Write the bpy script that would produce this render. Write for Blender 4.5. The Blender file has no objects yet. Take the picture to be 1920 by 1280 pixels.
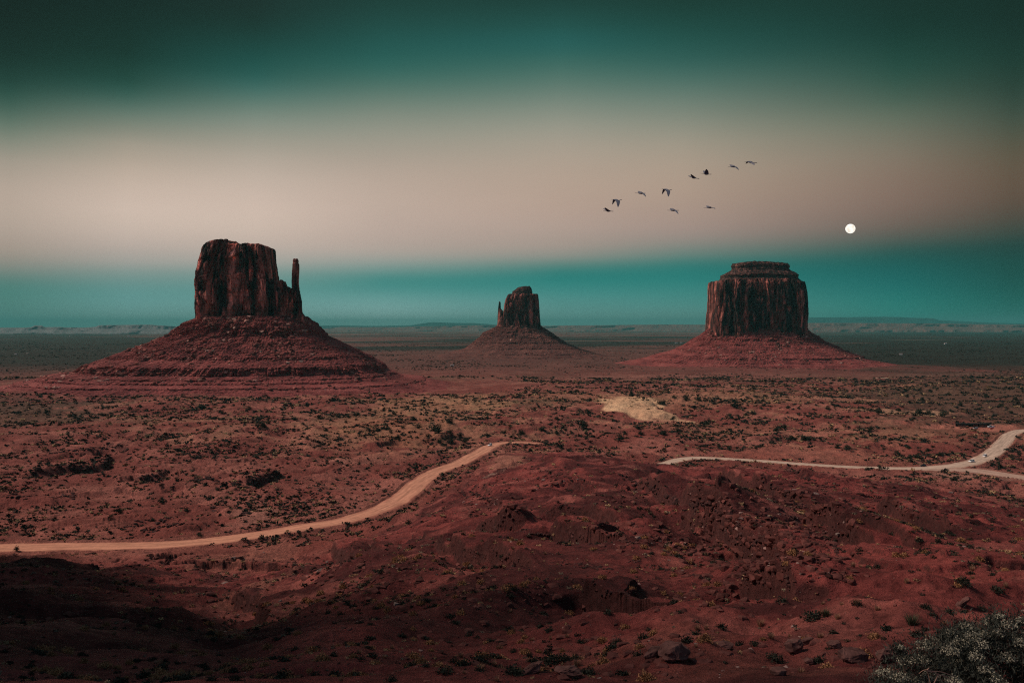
import bpy, bmesh, math, random
import numpy as np
from mathutils import Vector, Matrix
R = math.radians
random.seed(7)
rng = np.random.default_rng(11)
sc = bpy.context.scene
C = sc.collection

# ------------------------------------------------------------------ camera, sky, sun, exposure
F = 1507.0                      # focal length in pixels of the 1920 px wide photograph
HY = 608.0                      # row of the horizon
cam_d = bpy.data.cameras.new("camera")
cam = bpy.data.objects.new("camera", cam_d); C.objects.link(cam)
cam.location = (0, 0, 0); cam.rotation_euler = (R(90), 0, 0)
cam_d.sensor_width = 36.0; cam_d.lens = 36.0 * F / 1920.0
cam_d.shift_y = -32.0 / 1920.0
cam_d.clip_start = 0.2; cam_d.clip_end = 200000
sc.camera = cam
sc.view_settings.view_transform = 'Standard'; sc.view_settings.look = 'None'
sc.view_settings.exposure = 0.0; sc.view_settings.gamma = 1.0
sc.view_settings.use_curve_mapping = False
sc.render.engine = 'CYCLES'
sc.cycles.use_denoising = False
sc.cycles.adaptive_threshold = 0.004
sc.cycles.pixel_filter_type = 'BLACKMAN_HARRIS'; sc.cycles.filter_width = 1.15
sc.cycles.volume_bounces = 0
sc.cycles.max_bounces = 5
sc.cycles.diffuse_bounces = 2

SUN_AZ, SUN_EL = -7.0, 46.0     # sun to the left
sv = Vector((-math.cos(R(SUN_EL)) * math.cos(R(SUN_AZ)), -math.cos(R(SUN_EL)) * math.sin(R(SUN_AZ)), math.sin(R(SUN_EL))))
sun_d = bpy.data.lights.new("sun", 'SUN'); sun = bpy.data.objects.new("sun", sun_d); C.objects.link(sun)
sun_d.energy = 2.85; sun_d.angle = R(12.0); sun_d.color = (1.0, 0.80, 0.72)
sun.rotation_euler = sv.to_track_quat('Z', 'Y').to_euler()


def lin(c):
    out = []
    for v in c:
        v = v / 255.0
        out.append(v / 12.92 if v <= 0.04045 else ((v + 0.055) / 1.055) ** 2.4)
    return out


# colours of the dusk sky: column of the photograph -> (row, colour)
SKY = {
    20: [(0,25,40,36),(100,28,50,44),(150,36,66,58),(180,48,82,72),(210,75,102,90),(240,105,122,108),(270,135,138,124),(300,158,150,136),(350,180,164,150),(400,182,166,152),(440,170,156,144),(470,160,148,136),(500,128,134,126),(530,74,122,114),(560,78,124,116),(600,90,130,122)],
    240: [(0,26,44,40),(100,28,55,48),(150,36,72,63),(180,54,92,82),(210,95,118,106),(240,128,134,120),(270,158,151,136),(320,187,170,154),(380,206,187,173),(420,201,183,169),(460,182,168,158),(490,158,157,150),(510,126,146,140),(540,90,138,134),(570,96,142,138),(600,118,150,144)],
    480: [(0,31,50,46),(50,30,55,49),(100,33,75,69),(140,40,88,81),(170,66,108,100),(200,102,126,114),(230,132,142,130),(260,153,151,137),(300,178,166,152),(350,198,180,166),(390,205,185,171),(430,201,183,169),(460,188,172,161),(490,164,162,154),(510,124,148,142),(540,86,138,133),(570,102,146,142),(600,124,155,150)],
    720: [(0,32,62,56),(50,36,76,70),(100,39,90,84),(140,55,103,94),(180,95,122,110),(220,132,140,127),(260,153,151,137),(310,175,160,146),(360,188,169,155),(400,188,169,156),(440,181,163,152),(470,172,160,150),(490,146,154,147),(510,96,140,134),(527,62,130,124),(550,82,139,134),(580,112,150,146),(605,130,158,152)],
    1050: [(0,32,62,56),(50,38,83,77),(80,41,94,90),(110,53,100,92),(150,84,117,106),(190,117,133,121),(230,147,149,135),(270,165,156,141),(320,177,159,143),(380,179,157,142),(420,176,156,144),(460,160,147,137),(480,138,141,133),(495,92,130,122),(510,50,121,115),(530,45,124,118),(560,76,135,130),(600,110,148,142)],
    1280: [(0,30,58,51),(60,34,76,69),(110,46,92,85),(150,75,110,100),(190,108,126,114),(230,136,140,126),(270,158,150,134),(320,172,154,137),(370,170,149,133),(420,162,142,132),(450,148,137,129),(480,90,126,118),(500,44,117,111),(530,44,122,116),(570,76,132,126),(600,104,138,131)],
    1680: [(0,28,52,46),(60,28,58,51),(110,36,72,63),(150,48,82,71),(190,74,96,83),(220,97,109,94),(250,112,114,99),(290,128,118,103),(330,132,114,100),(380,128,108,97),(420,110,98,89),(445,86,92,85),(470,42,85,79),(500,34,92,88),(540,37,104,100),(580,50,115,107)],
    1900: [(0,26,48,42),(60,28,52,46),(110,32,60,52),(150,40,64,55),(190,52,72,62),(230,70,82,70),(270,87,86,71),(320,100,87,72),(370,96,81,69),(410,78,76,67),(440,56,74,67),(460,39,70,65),(490,34,75,69),(540,36,85,79),(580,40,97,90),(600,42,100,92)],
}
HAZE_D, HAZE_TOP, HAZE_S = 2.9e-5, 350.0, (0.042, 0.125, 0.112)   # density, top of the hazy air, its own glow


def build_world():
    w = bpy.data.worlds.new("World"); sc.world = w; w.use_nodes = True
    nt = w.node_tree; N = nt.nodes; L = nt.links
    N.clear()
    out = N.new('ShaderNodeOutputWorld')
    tc = N.new('ShaderNodeTexCoord'); sep = N.new('ShaderNodeSeparateXYZ')
    L.new(tc.outputs['Generated'], sep.inputs[0])
    at2 = N.new('ShaderNodeMath'); at2.operation = 'ARCTAN2'
    L.new(sep.outputs[0], at2.inputs[0]); L.new(sep.outputs[1], at2.inputs[1])
    E0, E1 = -0.02, 0.40
    mr = N.new('ShaderNodeMapRange'); mr.inputs[1].default_value = E0; mr.inputs[2].default_value = E1
    L.new(sep.outputs[2], mr.inputs[0])
    prev = None
    azs = []
    for px, col in SKY.items():
        u = (px - 960) / F
        azs.append(math.atan2(u, 1.0))
        cr = N.new('ShaderNodeValToRGB'); cr.color_ramp.interpolation = 'B_SPLINE'
        els = cr.color_ramp.elements
        st = []
        for py, *c in col:
            v = (HY - py) / F
            e = v / math.sqrt(1 + u * u + v * v)
            T = math.exp(-HAZE_D * min(60000.0, HAZE_TOP / max(e, 1e-4)))     # what the air below lets through
            c = [max(0.5 * k, (k - q * (1 - T)) / T) if T > 0.45 else k for k, q in zip(lin(c), HAZE_S)]
            st.append(((e - E0) / (E1 - E0), c))
        st.sort(key=lambda s: s[0])
        while len(els) < len(st):
            els.new(0.5)
        for k, (p, c) in enumerate(st):
            els[k].position = p; els[k].color = (*c, 1)
        L.new(mr.outputs[0], cr.inputs[0])
        if prev is None:
            prev = cr.outputs[0]
        else:
            f = N.new('ShaderNodeMapRange'); f.interpolation_type = 'SMOOTHSTEP' if False else 'LINEAR'
            f.inputs[1].default_value = azs[-2]; f.inputs[2].default_value = azs[-1]
            L.new(at2.outputs[0], f.inputs[0])
            mx = N.new('ShaderNodeMix'); mx.data_type = 'RGBA'
            L.new(f.outputs[0], mx.inputs[0]); L.new(prev, mx.inputs[6]); L.new(cr.outputs[0], mx.inputs[7])
            prev = mx.outputs[2]
    # faint unevenness of the air
    nz = N.new('ShaderNodeTexNoise'); nz.inputs['Scale'].default_value = 9; nz.inputs['Detail'].default_value = 5
    mp = N.new('ShaderNodeMapping'); mp.inputs['Scale'].default_value = (1, 1, 5)
    L.new(tc.outputs['Generated'], mp.inputs[0]); L.new(mp.outputs[0], nz.inputs['Vector'])
    m2 = N.new('ShaderNodeMapRange'); m2.inputs[3].default_value = 0.98; m2.inputs[4].default_value = 1.02
    L.new(nz.outputs['Fac'], m2.inputs[0])
    vm = N.new('ShaderNodeVectorMath'); vm.operation = 'SCALE'
    L.new(prev, vm.inputs[0]); L.new(m2.outputs[0], vm.inputs['Scale'])
    zf = N.new('ShaderNodeMapRange'); zf.interpolation_type = 'SMOOTHSTEP'; zf.inputs[1].default_value = 0.42; zf.inputs[2].default_value = 0.75
    L.new(sep.outputs[2], zf.inputs[0])
    zm = N.new('ShaderNodeMix'); zm.data_type = 'RGBA'; zm.inputs[7].default_value = (0.045, 0.135, 0.118, 1)
    L.new(zf.outputs[0], zm.inputs[0]); L.new(vm.outputs[0], zm.inputs[6])
    bg = N.new('ShaderNodeBackground'); L.new(zm.outputs[2], bg.inputs[0]); bg.inputs[1].default_value = 1.0
    # the sky behind the viewpoint and overhead
    sky = N.new('ShaderNodeTexSky'); sky.sky_type = 'NISHITA'; sky.sun_disc = False
    sky.sun_elevation = R(SUN_EL); sky.sun_rotation = math.atan2(sv.x, sv.y)
    bg2 = N.new('ShaderNodeBackground'); L.new(sky.outputs[0], bg2.inputs[0]); bg2.inputs[1].default_value = 0.06
    fm = N.new('ShaderNodeMapRange'); fm.interpolation_type = 'SMOOTHSTEP'
    fm.inputs[1].default_value = 0.55; fm.inputs[2].default_value = -0.2
    L.new(sep.outputs[1], fm.inputs[0])
    ms = N.new('ShaderNodeMixShader')
    L.new(fm.outputs[0], ms.inputs[0]); L.new(bg.outputs[0], ms.inputs[1]); L.new(bg2.outputs[0], ms.inputs[2])
    L.new(ms.outputs[0], out.inputs[0])


build_world()

# ------------------------------------------------------------------ helpers
_perm = np.random.default_rng(5).permutation(256).astype(np.int64)
_perm = np.concatenate([_perm, _perm])
_ga = np.random.default_rng(6).uniform(0, 2 * np.pi, 256)
_gx, _gy = np.cos(_ga), np.sin(_ga)


def perlin(x, y, seed=0):
    x = np.asarray(x, float) + seed * 17.31; y = np.asarray(y, float) + seed * 9.77
    xi = np.floor(x).astype(np.int64); yi = np.floor(y).astype(np.int64)
    xf = x - xi; yf = y - yi
    u = xf * xf * xf * (xf * (xf * 6 - 15) + 10); v = yf * yf * yf * (yf * (yf * 6 - 15) + 10)
    X0 = xi & 255; X1 = (xi + 1) & 255; Y0 = yi & 255; Y1 = (yi + 1) & 255
    def g(a, b, dx, dy):
        h = _perm[_perm[a] + b]
        return _gx[h] * dx + _gy[h] * dy
    n00 = g(X0, Y0, xf, yf); n10 = g(X1, Y0, xf - 1, yf); n01 = g(X0, Y1, xf, yf - 1); n11 = g(X1, Y1, xf - 1, yf - 1)
    return 1.5 * ((n00 * (1 - u) + n10 * u) * (1 - v) + (n01 * (1 - u) + n11 * u) * v)


def fbm(x, y, lam, octs, seed=0, gain=0.5):
    t = 0; a = 1.0
    for k in range(octs):
        t = t + a * perlin(x / lam, y / lam, seed + k * 3); a *= gain; lam *= 0.5
    return t


def sstep(a, b, x):
    t = np.clip((np.asarray(x, float) - a) / (b - a), 0, 1)
    return t * t * (3 - 2 * t)


def mk(name, v, faces, mats, parent=None, smooth=False, col=None, midx=None, link=True):
    """v: N x 3, faces: list of int arrays (each M x 3 or M x 4); col: N x 3 point colours."""
    me = bpy.data.meshes.new(name)
    if isinstance(faces, np.ndarray):
        faces = [faces]
    v = np.ascontiguousarray(v, dtype=np.float32)
    loops = np.concatenate([f.ravel() for f in faces]).astype(np.int32)
    tot = np.concatenate([np.full(len(f), f.shape[1], np.int32) for f in faces])
    st = np.concatenate([[0], np.cumsum(tot)[:-1]]).astype(np.int32)
    me.vertices.add(len(v)); me.vertices.foreach_set("co", v.ravel())
    me.loops.add(len(loops)); me.loops.foreach_set("vertex_index", loops)
    me.polygons.add(len(tot)); me.polygons.foreach_set("loop_start", st); me.polygons.foreach_set("loop_total", tot)
    if midx is not None:
        me.polygons.foreach_set("material_index", np.asarray(midx, np.int32))
    me.polygons.foreach_set("use_smooth", np.full(len(tot), bool(smooth)))
    me.update(calc_edges=True)
    if col is not None:
        at = me.color_attributes.new("Col", 'FLOAT_COLOR', 'POINT')
        c4 = np.ones((len(v), 4), np.float32); c4[:, :3] = col
        at.data.foreach_set("color", c4.ravel())
    for m in (mats if isinstance(mats, (list, tuple)) else [mats]):
        me.materials.append(m)
    o = bpy.data.objects.new(name, me)
    if link:
        C.objects.link(o)
    if parent:
        o.parent = parent
    return o


def from_bm(name, bm, mats, parent=None, smooth=False):
    me = bpy.data.meshes.new(name); bm.to_mesh(me); bm.free()
    for m in (mats if isinstance(mats, (list, tuple)) else [mats]):
        me.materials.append(m)
    if smooth:
        for p in me.polygons:
            p.use_smooth = True
    o = bpy.data.objects.new(name, me); C.objects.link(o)
    if parent:
        o.parent = parent
    return o


def tag(o, label=None, cat=None, group=None, kind=None):
    if label: o['label'] = label
    if cat: o['category'] = cat
    if group: o['group'] = group
    if kind: o['kind'] = kind
    return o


def empty(name, loc=(0, 0, 0), rz=0):
    o = bpy.data.objects.new(name, None); C.objects.link(o)
    o.location = loc; o.rotation_euler = (0, 0, rz); o.empty_display_size = 0.3
    return o


def copy_tree(o, parent=None):
    c = o.copy(); C.objects.link(c); c.parent = parent
    for ch in o.children:
        copy_tree(ch, c)
    return c


def grid_faces(nr, nc, wrap=False):
    r = np.arange(nr - 1)[:, None]; c = np.arange(nc if wrap else nc - 1)[None, :]
    c2 = (c + 1) % nc
    a = r * nc + c; b = r * nc + c2; d = (r + 1) * nc + c2; e = (r + 1) * nc + c
    return np.stack([a, b, d, e], -1).reshape(-1, 4)


# ------------------------------------------------------------------ materials
def mat(name):
    m = bpy.data.materials.new(name); m.use_nodes = True
    nt = m.node_tree; b = nt.nodes['Principled BSDF']
    b.inputs['Roughness'].default_value = 0.9
    b.inputs['Specular IOR Level'].default_value = 0.15
    return m, nt, b


def noise_node(nt, scale, detail=6, rough=0.6, vec=None, stretch=None):
    N, L = nt.nodes, nt.links
    n = N.new('ShaderNodeTexNoise'); n.inputs['Scale'].default_value = scale
    n.inputs['Detail'].default_value = detail; n.inputs['Roughness'].default_value = rough
    if vec is None:
        g = N.new('ShaderNodeNewGeometry'); vec = g.outputs['Position']
    if stretch:
        mp = N.new('ShaderNodeMapping'); mp.inputs['Scale'].default_value = stretch
        L.new(vec, mp.inputs[0]); vec = mp.outputs[0]
    L.new(vec, n.inputs['Vector'])
    return n


def ramp(nt, src, stops):
    r = nt.nodes.new('ShaderNodeValToRGB')
    el = r.color_ramp.elements
    while len(el) < len(stops):
        el.new(0.5)
    for k, (p, c) in enumerate(stops):
        el[k].position = p; el[k].color = (*c, 1) if len(c) == 3 else c
    nt.links.new(src, r.inputs[0])
    return r


def mix(nt, mode, fac, a, b):
    m = nt.nodes.new('ShaderNodeMix'); m.data_type = 'RGBA'; m.blend_type = mode
    if isinstance(fac, (int, float)): m.inputs[0].default_value = fac
    else: nt.links.new(fac, m.inputs[0])
    for s, i in ((a, 6), (b, 7)):
        if isinstance(s, (tuple, list)): m.inputs[i].default_value = (*s, 1)
        else: nt.links.new(s, m.inputs[i])
    return m.outputs[2]


def bump(nt, b, heights):
    prev = None
    for h, dist, st in heights:
        bp = nt.nodes.new('ShaderNodeBump'); bp.inputs['Distance'].default_value = dist; bp.inputs['Strength'].default_value = st
        nt.links.new(h, bp.inputs['Height'])
        if prev is not None:
            nt.links.new(prev, bp.inputs['Normal'])
        prev = bp.outputs[0]
    nt.links.new(prev, b.inputs['Normal'])


def ground_mat():
    m, nt, b = mat("desert_soil")
    a = nt.nodes.new('ShaderNodeAttribute'); a.attribute_name = "Col"
    n1 = noise_node(nt, 0.9, 8, 0.7); n2 = noise_node(nt, 0.11, 8, 0.65); n3 = noise_node(nt, 6.0, 5, 0.7)
    r1 = ramp(nt, n1.outputs['Fac'], [(0.32, (0.52, 0.50, 0.50)), (0.5, (1, 1, 1)), (0.68, (1.5, 1.5, 1.48))])
    r2 = ramp(nt, n2.outputs['Fac'], [(0.3, (0.66, 0.66, 0.68)), (0.5, (1, 1, 1)), (0.7, (1.34, 1.36, 1.34))])
    c = mix(nt, 'MULTIPLY', 1.0, a.outputs['Color'], r1.outputs[0])
    c = mix(nt, 'MULTIPLY', 1.0, c, r2.outputs[0])
    nt.links.new(c, b.inputs['Base Color'])
    bump(nt, b, [(n2.outputs['Fac'], 5.0, 0.7), (n1.outputs['Fac'], 1.1, 0.9), (n3.outputs['Fac'], 0.14, 0.8)])
    return m


def rock_mat(name, base, dark, light, zs=0.12, scale=0.06, band=0.0, lo=0.40, hi=0.62):
    """fluted sandstone: dark desert varnish in streaks, sunlit patches put into the pale tones"""
    m, nt, b = mat(name)
    n1 = noise_node(nt, scale, 7, 0.62, stretch=(1, 1, zs))
    n2 = noise_node(nt, scale * 2.6, 6, 0.65, stretch=(1, 1, 0.45))
    n3 = noise_node(nt, 0.25, 8, 0.7)
    r1 = ramp(nt, n1.outputs['Fac'], [(lo, dark), ((lo + hi) / 2, base), (hi, light)])
    r2 = ramp(nt, n2.outputs['Fac'], [(0.36, (0.45, 0.42, 0.42)), (0.5, (0.95, 0.95, 0.95)), (0.66, (1.4, 1.4, 1.4))])
    c = mix(nt, 'MULTIPLY', 1.0, r1.outputs[0], r2.outputs[0])
    vo = nt.nodes.new('ShaderNodeTexVoronoi'); vo.inputs['Scale'].default_value = scale * 1.5
    mpv = nt.nodes.new('ShaderNodeMapping'); mpv.inputs['Scale'].default_value = (1, 1, 0.35)
    gp = nt.nodes.new('ShaderNodeNewGeometry'); nw = noise_node(nt, scale * 3, 4, 0.6)
    va = nt.nodes.new('ShaderNodeVectorMath'); va.operation = 'MULTIPLY_ADD'; va.inputs[1].default_value = (9, 9, 9)
    nt.links.new(nw.outputs['Color'], va.inputs[0]); nt.links.new(gp.outputs['Position'], va.inputs[2])
    nt.links.new(va.outputs[0], mpv.inputs[0]); nt.links.new(mpv.outputs[0], vo.inputs['Vector'])
    sp = nt.nodes.new('ShaderNodeSeparateColor'); nt.links.new(vo.outputs['Color'], sp.inputs[0])
    rv = ramp(nt, sp.outputs[0], [(0.0, (0.5, 0.48, 0.48)), (0.5, (0.95, 0.95, 0.95)), (0.8, (1.15, 1.15, 1.15)), (0.95, (2.3, 2.2, 2.15))])  # palest cells stand in for sunlit patches of the face
    c = mix(nt, 'MULTIPLY', 1.0, c, rv.outputs[0])
    n4 = noise_node(nt, 0.35, 4, 0.6, stretch=(0.05, 0.05, 1.0))
    r4 = ramp(nt, n4.outputs['Fac'], [(0.38, (0.6, 0.6, 0.6)), (0.55, (1.05, 1.05, 1.05))])
    c = mix(nt, 'MULTIPLY', 0.5 + band, c, r4.outputs[0])
    nt.links.new(c, b.inputs['Base Color'])
    bump(nt, b, [(n1.outputs['Fac'], 6.0, 0.5), (n3.outputs['Fac'], 2.0, 0.6)])
    return m


def talus_mat(name, red, dark, light):
    m, nt, b = mat(name)
    n1 = noise_node(nt, 0.035, 8, 0.65); n2 = noise_node(nt, 0.28, 8, 0.72)
    r1 = ramp(nt, n1.outputs['Fac'], [(0.34, dark), (0.52, red), (0.70, light)])
    r2 = ramp(nt, n2.outputs['Fac'], [(0.32, (0.55, 0.52, 0.52)), (0.5, (1, 1, 1)), (0.68, (1.45, 1.45, 1.42))])
    c = mix(nt, 'MULTIPLY', 1.0, r1.outputs[0], r2.outputs[0])
    n4 = noise_node(nt, 0.22, 4, 0.6, stretch=(0.03, 0.03, 1.0))
    r4 = ramp(nt, n4.outputs['Fac'], [(0.40, (0.62, 0.58, 0.58)), (0.55, (1.06, 1.06, 1.06))])
    c = mix(nt, 'MULTIPLY', 0.6, c, r4.outputs[0])
    nt.links.new(c, b.inputs['Base Color'])
    bump(nt, b, [(n2.outputs['Fac'], 2.5, 0.8)])
    return m


def plain(name, c, rough=0.9, var=0.35, scale=3.0, spec=0.15):
    m, nt, b = mat(name)
    n = noise_node(nt, scale, 5, 0.65)
    lo = tuple(x * (1 - var) for x in c); hi = tuple(min(1, x * (1 + var)) for x in c)
    r = ramp(nt, n.outputs['Fac'], [(0.32, lo), (0.68, hi)])
    nt.links.new(r.outputs[0], b.inputs['Base Color'])
    b.inputs['Roughness'].default_value = rough; b.inputs['Specular IOR Level'].default_value = spec
    return m


def col_mat(name, var=0.3, scale=1.2):
    m, nt, b = mat(name)
    a = nt.nodes.new('ShaderNodeAttribute'); a.attribute_name = "Col"
    n = noise_node(nt, scale, 4, 0.6)
    r = ramp(nt, n.outputs['Fac'], [(0.3, (1 - var,) * 3), (0.7, (1 + var,) * 3)])
    nt.links.new(mix(nt, 'MULTIPLY', 1.0, a.outputs['Color'], r.outputs[0]), b.inputs['Base Color'])
    return m


M_ground = ground_mat()
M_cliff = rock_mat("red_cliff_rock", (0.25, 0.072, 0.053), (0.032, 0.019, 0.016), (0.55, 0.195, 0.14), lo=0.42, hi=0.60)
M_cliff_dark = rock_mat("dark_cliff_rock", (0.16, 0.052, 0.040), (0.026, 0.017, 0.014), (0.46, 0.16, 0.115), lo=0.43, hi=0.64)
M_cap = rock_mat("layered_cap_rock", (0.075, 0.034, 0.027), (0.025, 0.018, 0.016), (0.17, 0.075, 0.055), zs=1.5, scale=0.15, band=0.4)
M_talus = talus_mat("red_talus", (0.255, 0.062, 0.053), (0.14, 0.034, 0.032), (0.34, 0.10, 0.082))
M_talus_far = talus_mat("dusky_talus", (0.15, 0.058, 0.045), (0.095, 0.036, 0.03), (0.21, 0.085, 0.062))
M_mesa = talus_mat("far_mesa_rock", (0.17, 0.165, 0.16), (0.08, 0.08, 0.082), (0.33, 0.30, 0.285))
M_mesa_red = talus_mat("far_red_mesa_rock", (0.17, 0.088, 0.072), (0.06, 0.038, 0.036), (0.30, 0.16, 0.125))
M_mountain = talus_mat("far_wooded_mountain", (0.018, 0.034, 0.032), (0.012, 0.024, 0.024), (0.028, 0.045, 0.04))
M_boulder = plain("sandstone_boulder", (0.105, 0.034, 0.027), var=0.5, scale=1.3)
M_boulder_pale = plain("pale_sandstone_boulder", (0.34, 0.19, 0.145), var=0.45, scale=2.0)
M_leaf_col = col_mat("desert_scrub_leaves")
M_juniper = plain("juniper_leaves", (0.03, 0.034, 0.02), var=0.6, scale=0.7)
M_shrub = plain("dark_shrub_leaves", (0.028, 0.029, 0.019), var=0.6, scale=2.0)
M_yellow = plain("yellow_brush_leaves", (0.30, 0.145, 0.065), var=0.5, scale=3.0)
M_grass = plain("dry_grass_blades", (0.31, 0.17, 0.10), var=0.4, scale=3.0)
M_wood = plain("grey_brown_bark", (0.12, 0.08, 0.055), var=0.4, scale=8.0)

# ------------------------------------------------------------------ the land: heights
PXC = np.array([-500, 0, 300, 480, 600, 700, 800, 1000, 1070, 1150, 1260, 1400, 1700, 1920, 2500], float)
PROF = [
    [(26,-11.6),(45,-19),(80,-32),(140,-52),(220,-74),(300,-95),(345,-105)],
    [(26,-11.6),(45,-18.5),(80,-30),(140,-48),(220,-68),(300,-88),(345,-100),(375,-105)],
    [(26,-11.6),(45,-19),(80,-32),(140,-52),(220,-73),(300,-92),(350,-103),(375,-105)],
    [(26,-11.6),(40,-17),(60,-25),(100,-40),(160,-60),(240,-82),(300,-96),(350,-104),(375,-105)],
    [(26,-11.6),(50,-19.5),(90,-32.5),(150,-49),(220,-68),(290,-89),(340,-102),(360,-106)],
    [(26,-11.6),(48,-18.8),(82,-29.5),(140,-43.5),(210,-61),(290,-81),(350,-96),(395,-106)],
    [(26,-11.6),(45,-18),(75,-26),(130,-38.5),(200,-54),(300,-74),(380,-90),(430,-99),(470,-106)],
    [(26,-11.6),(45,-17.5),(80,-26),(130,-36.5),(200,-49),(300,-64),(420,-79),(540,-90),(640,-97),(690,-106)],
    [(26,-11.5),(45,-17.4),(80,-26),(130,-36),(200,-47.5),(300,-62),(400,-74),(480,-82),(560,-90),(630,-101),(660,-106)],
    [(26,-11.4),(45,-17.2),(80,-25.5),(130,-35.5),(200,-47),(300,-62),(400,-75),(480,-86),(560,-98),(600,-105)],
    [(26,-11.3),(45,-17.1),(80,-25.5),(130,-35.5),(200,-47),(300,-62),(400,-77),(480,-91),(540,-104),(570,-106)],
    [(26,-11.2),(45,-17),(80,-25),(130,-34),(200,-45),(300,-59),(400,-74),(460,-86),(520,-101),(560,-105)],
    [(26,-11),(45,-16.5),(80,-24),(130,-34),(200,-46),(300,-63),(400,-81),(470,-95),(530,-105)],
    [(26,-11),(45,-16.5),(80,-25),(130,-37),(200,-52),(300,-74),(380,-90),(450,-102),(480,-105)],
    [(26,-11),(45,-16.5),(80,-25),(130,-37),(200,-52),(300,-74),(380,-90),(450,-102),(480,-105)],
]
H = 105.0
LY = np.linspace(math.log(20), math.log(1200), 400)
TAB = np.zeros((len(PXC), 400))
for i, p in enumerate(PROF):
    q = [(0, -3.0), (10, -5.6)] + p + [(3000, -105)]
    t = np.interp(np.exp(LY), [a for a, _ in q], [b for _, b in q])
    k = np.ones(13) / 13
    TAB[i] = np.convolve(np.pad(t, 6, mode='edge'), k, 'valid')


PXF = np.arange(-700, 2701, 20.0)
TAB2 = np.stack([np.interp(PXF, PXC, TAB[:, j]) for j in range(400)], 1)
_k = np.exp(-(np.arange(-9, 10) / 4.0) ** 2); _k /= _k.sum()
TAB2 = np.stack([np.convolve(np.pad(TAB2[:, j], 9, mode='edge'), _k, 'valid') for j in range(400)], 1)


def base_h(X, Y):
    px = 960 + F * X / np.maximum(Y, 20)
    ci = np.clip((px - PXF[0]) / 20.0, 0, len(PXF) - 1.001)
    c0 = ci.astype(int); cf = ci - c0
    li = np.clip((np.log(np.maximum(Y, 20)) - LY[0]) / (LY[1] - LY[0]), 0, 398.999)
    l0 = li.astype(int); lf = li - l0
    a = TAB2[c0, l0] * (1 - lf) + TAB2[c0, l0 + 1] * lf
    b = TAB2[c0 + 1, l0] * (1 - lf) + TAB2[c0 + 1, l0 + 1] * lf
    t = a * (1 - cf) + b * cf
    near = np.interp(Y, [-4000, -200, -20, -3, 0, 10, 20], [-60, -6, -1.2, -1.7, -2.2, -5.6, TAB[6][0]])
    t = np.where(Y < 20, near, t)
    far = np.interp(Y, [0, 2500, 6000, 12000, 25000, 50000, 90000], [-105, -105, -122, -150, -190, -225, -260])
    return np.where(Y > 1100, far, t)


def pix(px, py, Y):
    """the point at depth Y seen at pixel px, py of the photograph"""
    return np.array([(px - 960) / F * Y, Y, (HY - py) / F * Y])


def floor_pts(pts):
    out = []
    for px, py in pts:
        Y = H * F / (py - HY)
        out.append(((px - 960) / F * Y, Y))
    return np.array(out)


def densify(P, W, step=3.0):
    n = len(P); t = np.arange(n)
    tt = np.linspace(0, n - 1, n * 30)
    def cr(A):
        i = np.clip(np.floor(tt).astype(int), 0, n - 2); f = tt - i
        p0 = A[np.clip(i - 1, 0, n - 1)]; p1 = A[i]; p2 = A[i + 1]; p3 = A[np.clip(i + 2, 0, n - 1)]
        if A.ndim == 2: f = f[:, None]
        return 0.5 * (2 * p1 + (p2 - p0) * f + (2 * p0 - 5 * p1 + 4 * p2 - p3) * f ** 2 + (3 * p1 - p0 - 3 * p2 + p3) * f ** 3)
    Q = cr(P); Wd = np.interp(tt, t, W)
    s = np.concatenate([[0], np.cumsum(np.linalg.norm(np.diff(Q, axis=0), axis=1))])
    k = max(2, int(s[-1] / step)); sn = np.linspace(0, s[-1], k)
    return np.stack([np.interp(sn, s, Q[:, 0]), np.interp(sn, s, Q[:, 1])], 1), np.interp(sn, s, Wd)


RD1 = floor_pts([(-420,1030),(-200,1028),(0,1026.5),(150,1024),(290,1022),(400,1013.5),(500,1000),(570,988),(640,977),(700,959),(740,941),(768,921),(790,901),(825,881),(865,866),(897,849),(918,837),(940,830.5),(975,829.5),(1000,830.5),(1012,832)])
RD1W = [15]*9 + [15,15.5,16,16,15.5,15,15,14,12,10,8,6]
RD2 = floor_pts([(1200,878),(1240,871),(1280,860.5),(1320,858.5),(1400,862.5),(1480,868),(1560,873.5),(1640,877),(1720,878),(1790,873),(1830,864.5),(1858,851),(1878,833),(1892,817),(1907,808.5),(1935,806),(2010,808),(2120,812)])
RD2W = [9,12,13,13,12,12,12,12,13,15,15,14.5,14,13.5,12,11,11,11]
RD3 = floor_pts([(1700,879),(1770,880),(1835,883),(1890,891),(1950,899),(2060,910)])
RD3W = [10,17,23,20,17,15]
R1, W1 = densify(RD1, np.array(RD1W, float)); R2, W2 = densify(RD2, np.array(RD2W, float)); R3, W3 = densify(RD3, np.array(RD3W, float))
RALL = np.concatenate([R1, R2, R3]); WALL = np.concatenate([W1, W2, W3])


def road_dist(X, Y):
    """distance beyond the road's edge (negative on the road)"""
    d = np.full(X.shape, 500.0)
    sel = np.where((Y > 300) & (Y < 900) & (X > -450) & (X < 620))[0]
    for s in range(0, len(sel), 20000):
        i = sel[s:s + 20000]
        dd = np.hypot(X[i][:, None] - RALL[None, :, 0], Y[i][:, None] - RALL[None, :, 1]) - WALL[None, :] / 2
        d[i] = dd.min(1)
    return d


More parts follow.
